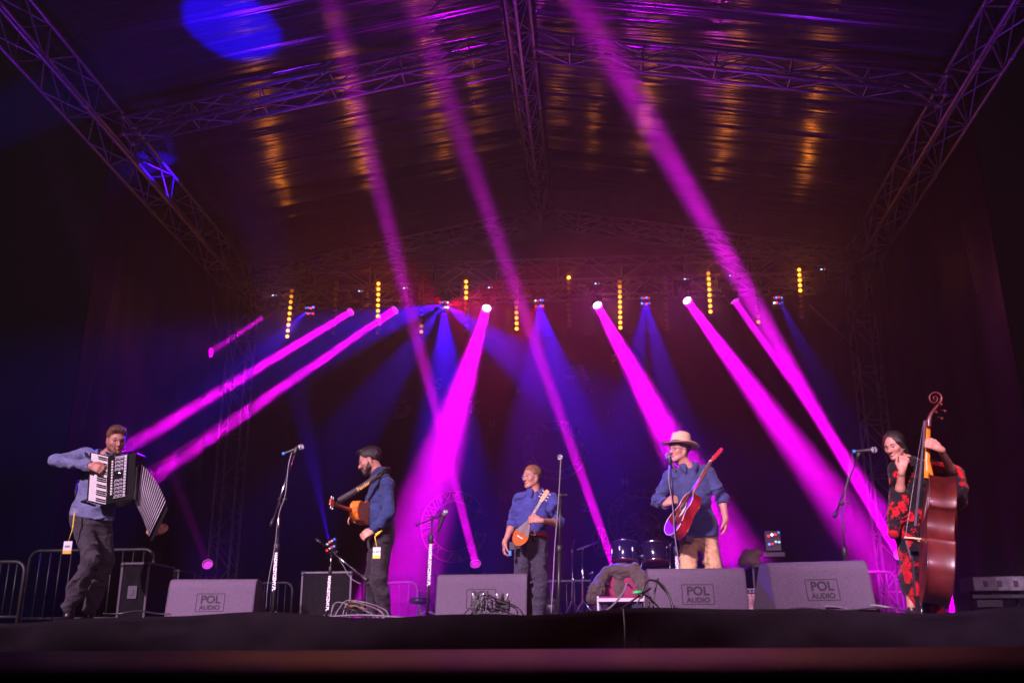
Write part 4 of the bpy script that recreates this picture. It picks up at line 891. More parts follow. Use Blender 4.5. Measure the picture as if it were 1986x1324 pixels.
# ---------------------------------------------------------------- stage gear
M_carpet = mat('speaker_carpet', (.125, .095, .14), .95, 0, .1, var=.30, vscale=160, bump=.8, bscale=260); M_mesh = mat('speaker_grille', (.02, .02, .02), .6, bump=.5, bscale=400)
M_groove_shade = mat('groove_shade', (.022, .017, .025), .9)  # dark tone paints the shade inside the pressed letters
def fix(o, root): o.data.transform(Matrix.Translation(root.location).inverted()); return o
def wedge(loc, rz, rx, label, h=.37, w=.70):
    r = empty('stage_monitor', loc, label=label, cat='monitor speaker', group='wedge monitors along the stage edge'); r.rotation_euler = (0, rx, rz)
    prof = [(.03, 0), (.02, .035), (.0, .055)]; prof = [(.05, .0), (.045, .045), (.0, .05)]
    prof += [(.045, h-.085)]+[(.125-.08*math.cos(t)*1.0, h-.08+.08*math.sin(t)) for t in np.linspace(.15, 1.45, 7)]+[(.24, h), (.47, .10), (.47, 0)]
    n = len(prof)
    for sx in (-1, 1): m = MB(); m.prism(prof, Matrix(((0, 0, 1, sx*(w/2-.004)), (1, 0, 0, 0), (0, 1, 0, 0), (0, 0, 0, 1))), .006); m.build('side_panel', M_carpet, r)
    c = MB(); c.add([(-w/2-.001, y, z) for y, z in prof]+[(w/2+.001, y, z) for y, z in prof], [(i+1, i, n+i, n+i+1) for i in range(2, n-2)], 0, True); c.add([(-w/2-.001, y, z) for y, z in prof]+[(w/2+.001, y, z) for y, z in prof], [(i+1, i, n+i, n+i+1) for i in (0, 1)], 1); c.build('cabinet', [M_carpet, M_blackp], r)
    gb = MB(); gb.add([(-w/2+.03, .262, h-.02), (w/2-.03, .262, h-.02), (w/2-.03, .465, .12), (-w/2+.03, .465, .12)], [(0, 1, 2, 3)]); gb.build('speaker_grille', M_mesh, r)
    # pressed logo on the face: frame and two lines of letters, their recess shade painted dark
    f0, f1 = Vector((0, .0, .05)), Vector((0, .045, h-.085)); up = (f1-f0).normalized(); nn = Vector((0, -up.z, up.y)); cc = f0.lerp(f1, .56)
    M = Matrix(((1, 0, 0, 0), (0, up.y, nn.y, 0), (0, up.z, nn.z, 0), (0, 0, 0, 1))); M = Matrix.Translation(cc+nn*.0012) @ M
    lb = empty('logo_plate'); bpy.data.objects.remove(lb)
    fr = MB()
    for cx_, cy_, sx, sy in ((0, .070, .224, .005), (0, -.070, .224, .005), (-.112, 0, .005, .144), (.112, 0, .005, .144)): fr.box(M @ Vector((cx_, cy_, 0)), (sx, sy, .0016), M.to_3x3())
    fo = fr.build('logo_frame', M_groove_shade, r)
    for txt, sz, yy in (('POL', .088, .022), ('AUDIO', .050, -.042)):
        me = text_mesh(txt, sz, .0008, .0026 if txt == 'POL' else .0016); sx = (.165 if txt == 'POL' else .165)/max(v.co.x-0 for v in me.vertices)/2
        me.transform(M @ Matrix.Translation((0, yy, 0)) @ Matrix.Diagonal((sx, 1, 1, 1))); link('logo_lettering', me, M_groove_shade, fo)
    hd_ = MB(); hd_.box((w/2+.003, .27, h*.55), (.008, .10, .035)); hd_.build('handle', M_blackp, r)
    ll = MB(); ball(ll, (w/2-.01, .12, h-.012), .006, 8); ll.build('indicator_lamp', glow('red_led', (1, .03, .03), 3), r)
    return r
def wpos(u, y): p = at(u, 1190, y); return (p.x, y, 0)
wedge(wpos(404, 7.75), R(6), 0, 'leftmost wedge monitor with its right side panel showing, POL AUDIO pressed in the front')
wedge(wpos(932, 7.5), R(-2), 0, 'wedge monitor in front of the man with glasses, cables piled before it')
wedge(wpos(1357, 7.15), R(2), 0, 'wedge monitor below the man in the straw hat')
wedge(wpos(1604, 6.85), R(9), R(-1.5), 'rightmost wedge monitor, slightly tilted, POL AUDIO pressed in the front', h=.385)

# --- microphones on stands
M_mesh_m = mat('mic_mesh', (.55, .55, .58), .3, .9, bump=.8, bscale=900); M_label = mat('white_print', (.85, .83, .88), .5); M_blue = mat('blue_ring', (.02, .2, .7), .4)
def mic(p, d, label, ring=False):
    p, d = Vector(p), Vector(d).normalized(); r = empty('microphone', p, label=label, cat='microphone', group='vocal microphones')
    M = frame_z(d).to_4x4(); b = MB(); b.lathe([(.010, -.17), (.011, -.16), (.0125, -.08), (.019, -.025), (.020, -.02)], M, 14); b.build('body', M_blackp, r)
    g_ = MB(); g_.lathe([(.0195, -.02), (.024, -.012), (.0262, .0), (.0262, .006), (.0235, .019), (.016, .028), (.001, .031)], M, 18); g_.build('grille', M_mesh_m, r)
    k = MB(); k.lathe([(.0262, -.004), (.0272, -.003), (.0272, .003), (.0262, .004)], M, 18); k.build('collar_ring', M_chrome, r)
    if ring: k = MB(); k.lathe([(.0125, -.165), (.0145, -.162), (.0145, -.145), (.0125, -.14)], M, 12); k.build('coloured_ring', M_blue, r)
    return r
def stand(base, top, boom0, boom1, label, legs=True, print_=None, ct=.58, round_base=False, light=False, r0=.0125, clutch=True):
    """base floor point, top of the pole, boom ends (tail, microphone end)"""
    base, top = Vector(base), Vector(top); r = empty('microphone_stand', base, label=label, cat='microphone stand', group='microphone stands')
    o = lambda p: Vector(p)-base; L = (top-base)
    a = MB(); a.tube([L*0+Vector((0, 0, .03)), L*ct], r0, 10); a.build('lower_tube', M_black, r)
    a = MB(); a.tube([L*(ct-.03), L], r0*.65, 8); a.build('upper_tube', M_chrome if light else M_black, r)
    a = MB(); a.lathe([(r0*1.1, -.035), (r0*1.7, -.03), (r0*1.7, .03), (r0*1.2, .035)], place(L*ct, L), 10); a.build('clutch', M_blackp, r)
    if legs:
        for k in range(3):
            t = 2*math.pi*k/3+.5; e = Vector((math.cos(t)*.30, math.sin(t)*.30, .008)); lg = MB(); lg.tube([Vector((0, 0, .12)), e], .008, 8); ball(lg, e, .012, 8, 0); lg.build('leg', M_black, r)
    if round_base: a = MB(); a.lathe([(.13, .0), (.135, .008), (.12, .018), (.03, .025)], None, 24); a.build('base', M_black, r)
    if boom0 is not None:
        a = MB(); a.tube([o(boom0), o(boom1)], .0075, 8); a.build('boom', M_chrome if light else M_black, r)
        a = MB(); a.tube([o(boom0), Vector(o(boom0)).lerp(o(boom1), .09)], .014, 8); a.build('counterweight', M_blackp, r)
        a = MB(); ball(a, L, .022, 10); a.tube([L, L+Vector((.05, -.01, 0))], .006, 6); ball(a, L+Vector((.055, -.01, 0)), .013, 8); a.build('boom_clamp', M_blackp, r)
        d = (o(boom1)-o(boom0)).normalized(); a = MB(); a.lathe([(.012, -.03), (.016, -.02), (.0165, .03), (.014, .035)], place(o(boom1)+d*.02, d), 10); a.build('clip', M_blackp, r)
    if print_:
        t0, t1 = print_; me = text_mesh('NADMUZYCZNY.PL', .036, .0006, .0014); LL = L.length*(t1-t0); xs = [v.co.x for v in me.vertices]; k = LL/(max(xs)-min(xs))
        dn = -L.normalized(); nrm = Vector((0, -1, 0)); up_ = nrm.cross(dn).normalized(); nrm = dn.cross(up_)
        M = Matrix(((dn.x, up_.x, nrm.x, 0), (dn.y, up_.y, nrm.y, 0), (dn.z, up_.z, nrm.z, 0), (0, 0, 0, 1)))
        me.transform(Matrix.Translation(L*((t0+t1)/2)+nrm*(r0+.002)) @ M @ Matrix.Diagonal((k, 1, 1, 1))); link('printed_sleeve', me, M_label, r)
    return r
def cable(pts, label, r=.004, m=None, name='cable', grp=None):
    P = [Vector(p) for p in pts]; P = catmull(P, 8) if len(P) > 2 else P
    mb = MB(); b = P[0].copy(); mb.tube([p-b for p in P], r, 6); o = mb.build(name, m or M_cable); o.location = b; return tag(o, label, 'cable', grp)
M_cable = mat('black_rubber_cable', (.02, .018, .022), .35); M_cablel = mat('grey_cable', (.19, .17, .21), .4)
f = lambda u, v, y: at(u, v, y)
y = 8.0
stand((at(529, 1190, y).x, y, 0), f(543, 968, y), f(525, 1020, y-.06), f(572, 878, y+.03), 'tall microphone stand with angled boom to the left of the man in profile', print_=(.27, .57), ct=.61, light=True, r0=.016)
mic(f(583, 867, y+.05), (.9, .15, .38), 'microphone pointing up on the tall stand left of the man in profile', True)
cable([f(566, 876, y), f(559, 905, y-.02), f(553, 960, y-.03), f(540, 1000, y-.03), f(533, 1060, y-.03), f(520, 1130, y-.02), f(516, 1180, y-.02)], 'thin cable hanging down the tall stand left of the man in profile', .0035, M_cablel)
y = 8.3
stand((at(828, 1190, y).x, y, 0), f(838, 1004, y), f(806, 1018, y-.08), f(857, 998, y+.02), 'short microphone stand with purple lit boom left of the wedge before the man with glasses', print_=(.36, .75), ct=.80, r0=.012)
mic(f(863, 994, y+.0), (.35, -.1, .9), 'microphone on the short stand left of the man with glasses')
y = 9.0
stand((at(1082, 1190, y).x, y, 0), f(1087, 960, y), f(1085, 1000, y+.30), f(1086, 895, y-.35), 'tall microphone stand with boom aimed forward, right of the man with glasses', legs=True, r0=.017)
mic(f(1086, 887, y-.38), (0, -1, .25), 'microphone seen end on above the stand right of the man with glasses')
cable([f(1088, 890, y-.40), f(1085, 940, y-.34), f(1081, 1000, y-.30), f(1076, 1060, y-.28), f(1073, 1120, y-.28), f(1069, 1188, y-.28)], 'pale cable hanging straight down beside the stand of the man with glasses', .005, M_cablel)
y = 8.75
stand((at(1316, 1190, y).x, y, 0), f(1309, 1012, y), f(1308, 1000, y), f(1299, 898, y-.02), 'straight microphone stand in front of the man in the straw hat', print_=(.30, .66), ct=.72, r0=.013)
mic(f(1296, 884, y+.02), (-.35, .25, .9), 'microphone at the mouth of the man in the straw hat')
cable([f(1298, 898, y), f(1297, 930, y-.02), f(1305, 985, y-.03), f(1309, 1040, y-.03), f(1319, 1110, y-.03), f(1322, 1180, y-.02)], 'cable taped along the stand of the man in the straw hat', .0045, M_cablel)
y = 7.9
stand((at(1646, 1195, y).x, y, 0), f(1632, 975, y), f(1618, 1003, y+.02), f(1664, 884, y), 'microphone stand with raised boom left of the woman with the double bass', r0=.011)
mic(f(1694, 872, y-.02), (1, -.05, .06), 'microphone lying level above the boom left of the woman', True)
cable([f(1655, 876, y), f(1650, 890, y), f(1647, 915, y), f(1640, 950, y), f(1636, 990, y)], 'short cable looping from the microphone left of the woman', .0035)
y = 8.9
stand((at(634, 1190, y).x, y, 0), f(643, 1070, y), f(613, 1045, y), f(704, 1118, y-.15), 'low microphone stand with boom sloping down towards the man in profile', print_=(.22, .68), ct=.76, r0=.010, light=True)
cable([f(650, 1072, y-.05), f(665, 1095, y-.06), f(680, 1120, y-.06), f(700, 1132, y-.06)], 'thin cable sagging from the low stand behind the amplifier', .003, M_cablel)

# --- crowd barriers
def barrier(u0, u1, v, y0, label, n=9, y1=None, posts=True, depth_h=1.1):
    y1 = y1 or y0; a, b = at(u0, v, y0), at(u1, v, y1); z1 = a.z; a.z = 0; b.z = 0; L = (b-a).length; d = (b-a).normalized(); z1 = max(z1, .3)
    r = empty('barrier', a, label=label, cat='barrier', group='steel barriers behind the band'); q = .10; o = MB()
    pts = [Vector((0, 0, 0)), Vector((0, 0, z1-q))]+[d*(q-q*math.cos(t))+Vector((0, 0, z1-q+q*math.sin(t))) for t in (.4, .8, 1.2, 1.57)]+[d*(L-q)+Vector((0, 0, z1))]+[d*(L-q+q*math.sin(t))+Vector((0, 0, z1-q+q*math.cos(t))) for t in (.4, .8, 1.2, 1.57)]+[d*L]
    o.tube(pts, .019, 8); o.tube([Vector((0, 0, .12)), d*L+Vector((0, 0, .12))], .015, 8); o.build('frame', M_steel, r)
    for i in range(1, n): m = MB(); p = d*(L*i/n); m.tube([p+Vector((0, 0, .12)), p+Vector((0, 0, z1))], .008, 6); m.build('bar', M_steel, r)
barrier(60, 300, 1068, 9.6, 'large steel barrier behind the accordion player at the far left', 12)
barrier(-60, 50, 1090, 9.0, 'steel barrier cut off by the left edge of the picture', 7)
barrier(500, 568, 1130, 12.5, 'steel barrier just right of the leftmost wedge monitor', 5)
barrier(700, 811, 1130, 12.5, 'steel barrier behind the legs of the man in profile', 6)
barrier(1022, 1160, 1127, 12.8, 'steel barrier behind the drum hardware', 9)
barrier(1640, 1735, 1110, 13, 'steel barrier at the foot of the right tower', 6)

# --- flight cases
M_case = mat('case_black', (.010, .009, .012), .85, 0, .1, var=.4, vscale=20); M_edge = mat('case_aluminium_edge', (.09, .08, .10), .5, .5)
def flight_case(u0, u1, v, y, depth, label, latch=True, body=None):
    a, b = at(u0, v, y), at(u1, v, y); w, h = b.x-a.x, a.z; r = empty('flight_case', ((a.x+b.x)/2, y, 0), label=label, cat='flight case', group='equipment cases at the back of the stage')
    m = MB(); m.box((0, depth/2, h/2+.002), (w-.02, depth-.02, h-.02)); m.build('panel', body or M_case, r); e = MB(); t = .022
    for sx in (-1, 1):
        for sy in (0, 1): e.box((sx*(w/2-t/2), sy*depth+(t/2 if sy == 0 else -t/2), h/2), (t, t, h-2*t-.002))
    for sz in (0, 1):
        zz = t/2 if sz == 0 else h-t/2
        for sy in (0, 1): e.box((0, sy*depth+(t/2 if sy == 0 else -t/2), zz), (w, t, t))
        for sx in (-1, 1): e.box((sx*(w/2-t/2), depth/2, zz), (t, depth-2*t-.002, t))
    e.build('edging', M_edge, r, bevel=.003)
    for sx in (-1, 1):
        for sz in (0, 1): c = MB(); ball(c, (sx*(w/2-.015), .012, h*sz+(.02 if sz == 0 else -.02)), .028, 10); c.build('corner', M_edge, r)
    if latch: l = MB(); l.box((0, -.004, h*.55), (.09, .012, .12)); l.box((0, -.012, h*.55), (.03, .012, .05)); l.build('latch', M_edge, r)
    return r
flight_case(236, 291, 1090, 9.2, .6, 'narrow upright case between the accordion player and the leftmost wedge')
flight_case(585, 683, 1108, 10.6, .6, 'wide open fronted case behind the low microphone stand', latch=False)
flight_case(1458, 1560, 1095, 11.0, .6, 'case behind the gap between the two right wedge monitors', latch=False)
flight_case(316, 348, 1104, 11.5, .5, 'small dark case just behind the leftmost wedge monitor')
# open box of gear at the right edge
gb = empty('equipment_case', at(1930, 1175, 9.4), label='flat silver lidded case on a trolley at the right edge of the stage', cat='case'); m = MB(); m.box((0, 0, .19), (.46, .35, .13)); m.build('lid', mat('silver_case', (.12, .11, .14), .5, .4, var=.3), gb, bevel=.01)
m = MB(); [m.box((x, -.18, .19), (.035, .01, .05)) for x in (-.12, .0, .14)]; m.build('latch', M_blackp, gb); m = MB(); [m.tube([(x, 0, -.10), (x, 0, .12)], .015, 6) for x in (-.2, -.02, .2)]; m.box((0, 0, .08), (.5, .36, .03)); m.box((-.1, 0, .02), (.22, .3, .06)); m.build('trolley', M_black, gb)
# guitar amplifier between the right wedges
am = empty('guitar_amplifier', (at(1478, 1190, 8.9).x, 8.9, 0), label='pinkish guitar amplifier with a perforated steel top edge between the right wedges', cat='amplifier')
m = MB(); m.box((0, .12, .15), (.36, .24, .24)); m.build('cabinet', mat('amp_cloth', (.30, .16, .20), .8, var=.25, vscale=90, bump=.6, bscale=400), am, bevel=.01)
m = MB(); m.box((0, .11, .292), (.37, .26, .035)); [m.box((-.165+i*.03, -.025, .292), (.016, .006, .014), None, 1) for i in range(12)]; m.build('control_panel', [M_chrome, M_case], am)
m = MB(); [m.tube([(-.12+.04*i, -.03, .27), (-.13+.035*i, -.045, .22), (-.08+.02*i, -.04, .19), (-.12+.03*i, -.03, .17)], .003, 5) for i in range(4)]; m.build('cable_tail', M_cable, am)
# small amplifier with amber lamps by the profile man
a2 = empty('rack_unit', (at(688, 1190, 9.9).x, 9.9, 0), label='small rack unit with a lit amber front behind the man in profile', cat='rack unit'); m = MB(); m.box((0, .12, .21), (.19, .24, .16)); m.build('case', M_case, a2)
m = MB(); [m.box((-.085+i*.017, -.004, zz), (.010, .006, .008)) for i in range(11) for zz in (.222, .238)]; m.box((0, -.004, .262), (.18, .005, .004)); m.build('display', glow('amber_display', (1, .42, .03), .5), a2)
sr = MB(); 
# things on the rear cases
jb = SDF(at(1440, 1100, 11.0)-Vector((.1, .1, .1)), at(1500, 1060, 11.2)+Vector((.1, .4, .2)), .012); c0 = np.array(at(1468, 1088, 11.2))
for _ in range(9): jb.ell(c0+np.array([random.uniform(-.13, .10), random.uniform(-.05, .1), random.uniform(-.03, .09)]), (.07, .06, .05), None, .03)
jb.cut(np.array([0, 0, at(1468, 1094, 11.0).z]), np.array([0, 0, -1])); jb.wrinkle(.02, (12, 12, 12), 3, .6); tag(link('coat', jb.mesh('coat'), mat('tweed', (.20, .15, .10), .9, var=.6, vscale=120)), 'crumpled speckled coat lying on the case behind the hat man', 'coat')

# --- drum kit
M_drum = mat('drum_gloss', (.015, .008, .03), .10, 0, .6, coat=1, var=.3, vscale=4); M_head = mat('dark_red_head', (.10, .008, .014), .35); M_headc = mat('drum_skin', (.5, .48, .5), .4)
def drum(parent, c, d, r_, h, name='tom', lugs=6):
    c = Vector(c); root = MB(); M = place(c, d); root.lathe([(r_*.97, 0), (r_, .01), (r_, h-.01), (r_*.97, h)], M, 32); o = root.build(name, M_drum, parent, True)
    inv = Matrix.Translation(parent.location).inverted()
    for zz, nm in ((0, 'hoop'), (h, 'hoop')):
        m = MB(); m.lathe([(r_*1.0, zz-.012), (r_*1.045, zz-.012), (r_*1.045, zz+.012), (r_*1.0, zz+.012)], M, 32); x = m.build('hoop', M_chrome, o); x.data.transform(inv)
    m = MB(); m.lathe([(.001, -.014), (r_*.99, -.012), (r_*.99, -.004)], M, 32); x = m.build('lower_head', M_head, o); x.data.transform(inv)
    m = MB(); m.lathe([(.001, h+.006), (r_*.99, h+.005), (r_*.99, h-.004)], M, 32); x = m.build('drum_head', M_headc, o); x.data.transform(inv)
    for i in range(lugs):
        lg = MB()
        t = 2*math.pi*i/lugs+.3; p = M @ Vector((math.cos(t)*r_*1.02, math.sin(t)*r_*1.02, h*.5)); lg.box(p, (.014, .014, h*.22), M.to_3x3()); lg.tube([M @ Vector((math.cos(t)*r_*1.03, math.sin(t)*r_*1.03, 0)), M @ Vector((math.cos(t)*r_*1.03, math.sin(t)*r_*1.03, h))], .004, 5); x = lg.build('lug', M_chrome, o); x.data.transform(inv)
    return o
yd = 11.6; kx = at(1243, 1190, yd).x
kit = empty('bass_drum', (kx, yd, 0), label='dark red bass drum carrying two glossy toms behind the coat covered chair', cat='drum')
t1 = drum(kit, f(1212, 1088, yd), (.05, .22, 1), .150, .22); t2 = drum(kit, f(1272, 1089, yd), (-.05, .22, 1), .150, .21)
m = MB(); M = place((kx, yd-.05, .30), (0, 1, 0)); m.lathe([(.27, 0), (.28, .01), (.28, .40), (.27, .41)], M, 40); m.build('shell', M_drum, kit, True)
m = MB(); m.lathe([(.001, -.012), (.27, -.01), (.27, .0)], M, 40); m.build('front_head', M_head, kit, True); m = MB(); m.lathe([(.27, -.03), (.295, -.03), (.295, .0), (.27, .0)], M, 40); m.build('hoop', M_chrome, kit, True)
m = MB(); m.tube([(kx, yd+.05, .55), f(1246, 1080, yd+.02)], .012, 8); m.tube([f(1232, 1078, yd), f(1262, 1078, yd)], .009, 8); ball(m, f(1246, 1078, yd), .028, 8); m.build('tom_mount', M_chrome, kit, True)
ft = empty('floor_tom', (at(1168, 1190, 11.4).x, 11.4, 0), label='black floor tom with chrome hoop left of the coat covered chair', cat='drum'); drum(ft, (ft.location.x, 11.4, .14), (0, 0, 1), .17, .34, 'shell', 8)
for k in range(3): t = k*2.1+.5; m = MB(); p = Vector((math.cos(t)*.185, math.sin(t)*.185, 0)); m.tube([p+Vector((0, 0, .35)), p], .008, 6); m.build('leg', M_chrome, ft)
dr = empty('drum_rug', (at(1180, 1190, 11.7).x, 11.7, .004), label='orange brown rug under the drums', cat='rug'); m = MB(); m.box((0, 0, .012), (2.3, 1.7, .022)); m.build('pile', mat('orange_rug', (.45, .14, .06), .9, var=.4, vscale=30), dr)
def cym_stand(u, vt, y, label, arm, cym=True):
    b = Vector((at(u, 1190, y).x, y, .03)); r = empty('cymbal_stand', b, label=label, cat='drum stand', group='drum hardware stands'); tp = at(u, vt, y)-b
    m = MB(); m.tube([(0, 0, .25), tp], .011, 8); m.build('pole', M_chrome, r)
    m = MB(); m.lathe([(.012, -.03), (.019, -.025), (.019, .025), (.012, .03)], place(tp*.62, tp), 8); m.build('clutch', M_chrome, r)
    for k in range(3): t = k*2.094+.2; m = MB(); e = Vector((math.cos(t)*.24, math.sin(t)*.24, 0)); m.tube([(0, 0, .30), e], .007, 6); m.tube([(0, 0, .10), e*.55+Vector((0, 0, .13))], .005, 6); ball(m, e, .013, 6); m.build('leg', M_chrome, r)
    a = at(*arm[0], y-.05)-b; c = at(*arm[1], y+.05)-b; m = MB(); m.tube([a, c], .008, 8); ball(m, tp, .02, 8); m.build('boom', M_chrome, r)
    if cym: m = MB(); M = place(c, (.12, .15, 1)); m.lathe([(.001, .022), (.022, .018), (.03, .006), (.19, -.006), (.19, -.009), (.03, .002)], M, 36); m.build('cymbal', mat('bronze', (.10, .06, .05), .35, .9), r)
    return r
cym_stand(1130, 1062, 11.2, 'chrome cymbal stand with its boom rising to the right towards the toms', ((1119, 1065), (1165, 1049)), cym=False)
cym_stand(1110, 1066, 11.3, 'chrome hi-hat stand, leftmost of the drum hardware', ((1108, 1072), (1114, 1047)), cym=False)
cym_stand(1148, 1110, 11.5, 'short drum stand between the cymbal stand and floor tom', ((1143, 1112), (1152, 1106)), cym=False)
cym_stand(1300, 1056, 11.4, 'chrome drum stand right of the two toms', ((1292, 1062), (1306, 1050)), cym=False)
# spare cymbal-shaped stool left of the centre wedge
sp_ = empty('drum_stool', (at(814, 1190, 10.5).x, 10.5, 0), label='round dark stool behind the short microphone stand', cat='stool'); m = MB(); m.lathe([(.001, .33), (.10, .33), (.115, .30), (.10, .27), (.001, .27)], None, 24); m.build('seat', mat('shiny_vinyl', (.02, .015, .025), .2), sp_); m = MB(); m.tube([(0, 0, .06), (0, 0, .40)], .012, 8); m.build('pole', M_chrome, sp_)
for k in range(3): t = k*2.094; m = MB(); m.tube([(0, 0, .12), (math.cos(t)*.16, math.sin(t)*.16, .01)], .010, 6); m.build('leg', M_chrome, sp_)

# --- chair with a coat over its back
cy0 = 9.4; chx = at(1205, 1190, cy0).x; ch = empty('chair', (chx, cy0, 0), label='burgundy upholstered chair with pale metal legs left of the hat man', cat='chair')
M_burg = mat('burgundy_fabric', (.16, .006, .05), .85, var=.15, vscale=60, bump=.3, bscale=300); M_leg = mat('pale_metal', (.6, .58, .62), .3, .7)
def cpart(name, mb, m, bev=0): return mb.build(name, m, ch, bevel=bev)
m = MB(); m.box((0, 0, .24), (.42, .42, .055)); cpart('seat', m, M_burg, .02)
m = MB(); m.box((0, .22, .40), (.36, .04, .26), Matrix.Rotation(R(-8), 3, 'X')); cpart('backrest', m, M_burg, .02)
for sx in (-1, 1):
    for sy in (-1, 1): m = MB(); m.box((sx*.215, sy*.19, .135), (.022, .028, .27)); cpart('leg', m, M_leg, .004)
m = MB(); m.box((0, -.222, .235), (.44, .012, .03)); cpart('seat_frame', m, M_leg)
cz = SDF((chx-.45, cy0-.15, .03), (chx+.50, cy0+.55, .75), .009); X = lambda x, y_, z: np.array([chx+x, cy0+y_, z])
for (a, b, r0, r1) in ((X(-.10, .23, .53), X(.14, .23, .53), .050, .055), (X(-.13, .20, .51), X(-.23, .08, .34), .050, .068), (X(-.23, .08, .34), X(-.27, .04, .26), .068, .05),
                       (X(.15, .20, .52), X(.24, .12, .38), .065, .080), (X(.24, .12, .38), X(.27, .06, .24), .080, .055), (X(-.1, .30, .50), X(.1, .30, .50), .06, .06), (X(0, .32, .48), X(0, .32, .28), .12, .14)): cz.cone(a, b, r0, r1, k=.03)
cz.wrinkle(.022, (10, 10, 14), 4, .4)
tag(link('jacket', cz.mesh('jacket'), cloth_mat('olive_quilted_jacket', (.055, .042, .036))), 'olive grey quilted jacket draped over the burgundy chair', 'jacket')

# --- power distribution boxes and cables
for (u, v, y, lb) in ((928, 1173, 7.1, 'left of the two small power boxes before the wedge of the man with glasses'), (975, 1174, 7.1, 'right of the two small power boxes before the wedge of the man with glasses')):
    p = at(u, v, y); r = empty('power_box', p, label=lb, cat='power box', group='small power boxes on the stage edge'); m = MB(); m.box((0, 0, 0), (.10, .08, .075)); m.build('case', M_blackp, r, bevel=.006)
    for k in (-1, 0, 1): m = MB(); m.lathe([(.012, -.03), (.013, .0), (.009, .02), (.004, .035)], place(Vector((k*.032, -.02, .055)), (k*.3, -.3, 1)), 10); m.build('plug', M_leg if k else M_blackp, r)
rnd = random.Random(4)
def pile(u0, u1, v0, v1, y, n, tag_, m=None, r=.0042):
    for i in range(n):
        a = rnd.uniform(u0, (u0+u1)/2); b = rnd.uniform((u0+u1)/2, u1); yy = y+rnd.uniform(-.15, .15); top = rnd.uniform(v0, v0*.4+v1*.6)
        P = [f(a, v1, yy), f(a+(b-a)*rnd.uniform(.1, .3), top, yy+.03), f((a+b)/2+rnd.uniform(-8, 8), top+rnd.uniform(-2, 5), yy), f(b-(b-a)*rnd.uniform(.0, .25), (top+v1)/2, yy+.05), f(b+rnd.uniform(-6, 12), v1, yy)]
        cable(P, tag_, r, m if (m and i % 2) else M_cable, grp='loose cables '+tag_.split('cables ')[-1] if 'cables ' in tag_ else tag_)
pile(625, 760, 1165, 1200, 7.0, 9, 'one of the tangled grey cables at the feet of the man in profile', M_cablel)
pile(893, 1008, 1150, 1196, 6.95, 9, 'one of the black cables plugged into the power boxes at the centre', None, .005)
pile(1215, 1310, 1125, 1196, 6.8, 3, 'one of the thick dark cables arching beside the hat man wedge', None, .0065)
cable([f(1140, 1196, 6.7), f(1180, 1180, 6.72), f(1208, 1150, 6.75), f(1216, 1132, 6.8), f(1226, 1140, 6.85)], 'grey cable curling up over the chair seat', .007, M_cablel)
cable([f(1130, 1197, 6.68), f(1185, 1190, 6.7), f(1225, 1165, 6.75), f(1250, 1148, 6.8), f(1262, 1140, 6.85)], 'long dark cable rising from the stage edge to the chair', .007)
cable([f(1243, 1160, 6.75), f(1249, 1136, 6.76), f(1262, 1124, 6.78), f(1285, 1135, 6.8), f(1300, 1162, 6.78), f(1308, 1190, 6.75)], 'thick black cable making the highest arch left of the hat man wedge', .008)
gp = MB(); gp.lathe([(.008, -.03), (.011, 0), (.008, .03)], place(f(1236, 1148, 6.74), (1, 0, .1)), 8); tag(gp.build('cable_connector', mat('green_plastic', (.05, .8, .15), .4)), 'bright green cable connector on the cables beside the chair', 'connector')
for i, (u0, u1, v) in enumerate(((200, 330, 1187), (560, 900, 1195), (880, 1120, 1192), (1000, 1200, 1196), (1530, 1760, 1181), (1600, 1740, 1176))):
    P = [f(u0+(u1-u0)*t, v+3*math.sin(t*9+i)+ (2 if t in (0, 1) else 0), 6.62+.05*i+.04*math.sin(t*5+i)) for t in np.linspace(0, 1, 8)]
    cable(P, ['cable lying on the stage edge below the accordion player', 'long cable lying along the stage edge left of centre', 'cable lying along the stage edge before the centre wedge', 'cable running along the edge towards the chair', 'cable lying along the edge below the right wedge', 'upper cable along the edge right of the right wedge'][i], .006, M_cablel if i % 2 else None)

# --- stage skirt: black cloth folded over the edge, and the blurred ledge before it
def sk(u, v):
    x = CX-8+u*16; s_ = v; lump = .016*math.sin(x*2.3+1)+.012*math.sin(x*5.1)+.030*math.exp(-((x-1.05)/.5)**2)-.012*(x < -3)
    if v < .25: t = v/.25; return (x, 6.95-.50*t, .004+(.030+lump)*math.sin(t*math.pi/2))
    t = (v-.25)/.75; sag = (.16*math.sin(x*1.3+.5+t*5.2)+.13*math.sin(x*2.6+2-t*8)+.05*math.sin(x*6+t*13)+.02*math.sin(x*15-t*20))*min(1, t*5)*(1.15-t); sag += .05*math.exp(-((x-.18)/.10)**2)*t*(1-t)*2
    return (x, 6.45-.02*t+sag-.05*math.sin(t*math.pi)*0, .034+lump-t*1.38)
sheet(sk, 260, 60, 'stage_skirt', mat('skirt_cloth', (.011, .008, .012), .8, 0, .06, var=.25, vscale=6, bump=.5, bscale=60), label='black cloth skirt folded over the front edge of the stage', cat='stage skirt', th=.004)
rope = MB(); rope.tube([(.18, 6.41, .06), (.185, 6.39, -.05), (.18, 6.42, -.20)], .004, 6); tag(rope.build('cord', M_cablel), 'thin cord hanging over the skirt at the middle of the stage edge', 'cord')
lg = MB(); lg.box((-.35, 2.6, -.425), (4.6, 3.6, .50)); tag(lg.build('front_platform', mat('platform_cloth_purple_light', (.014, .002, .032), .5, 0, .15, var=.5, vscale=1.5), bevel=.01), 'low dark platform before the stage with purple light coloured into its cloth', 'platform')  # cloth tinted violet to stand in for magenta stage light

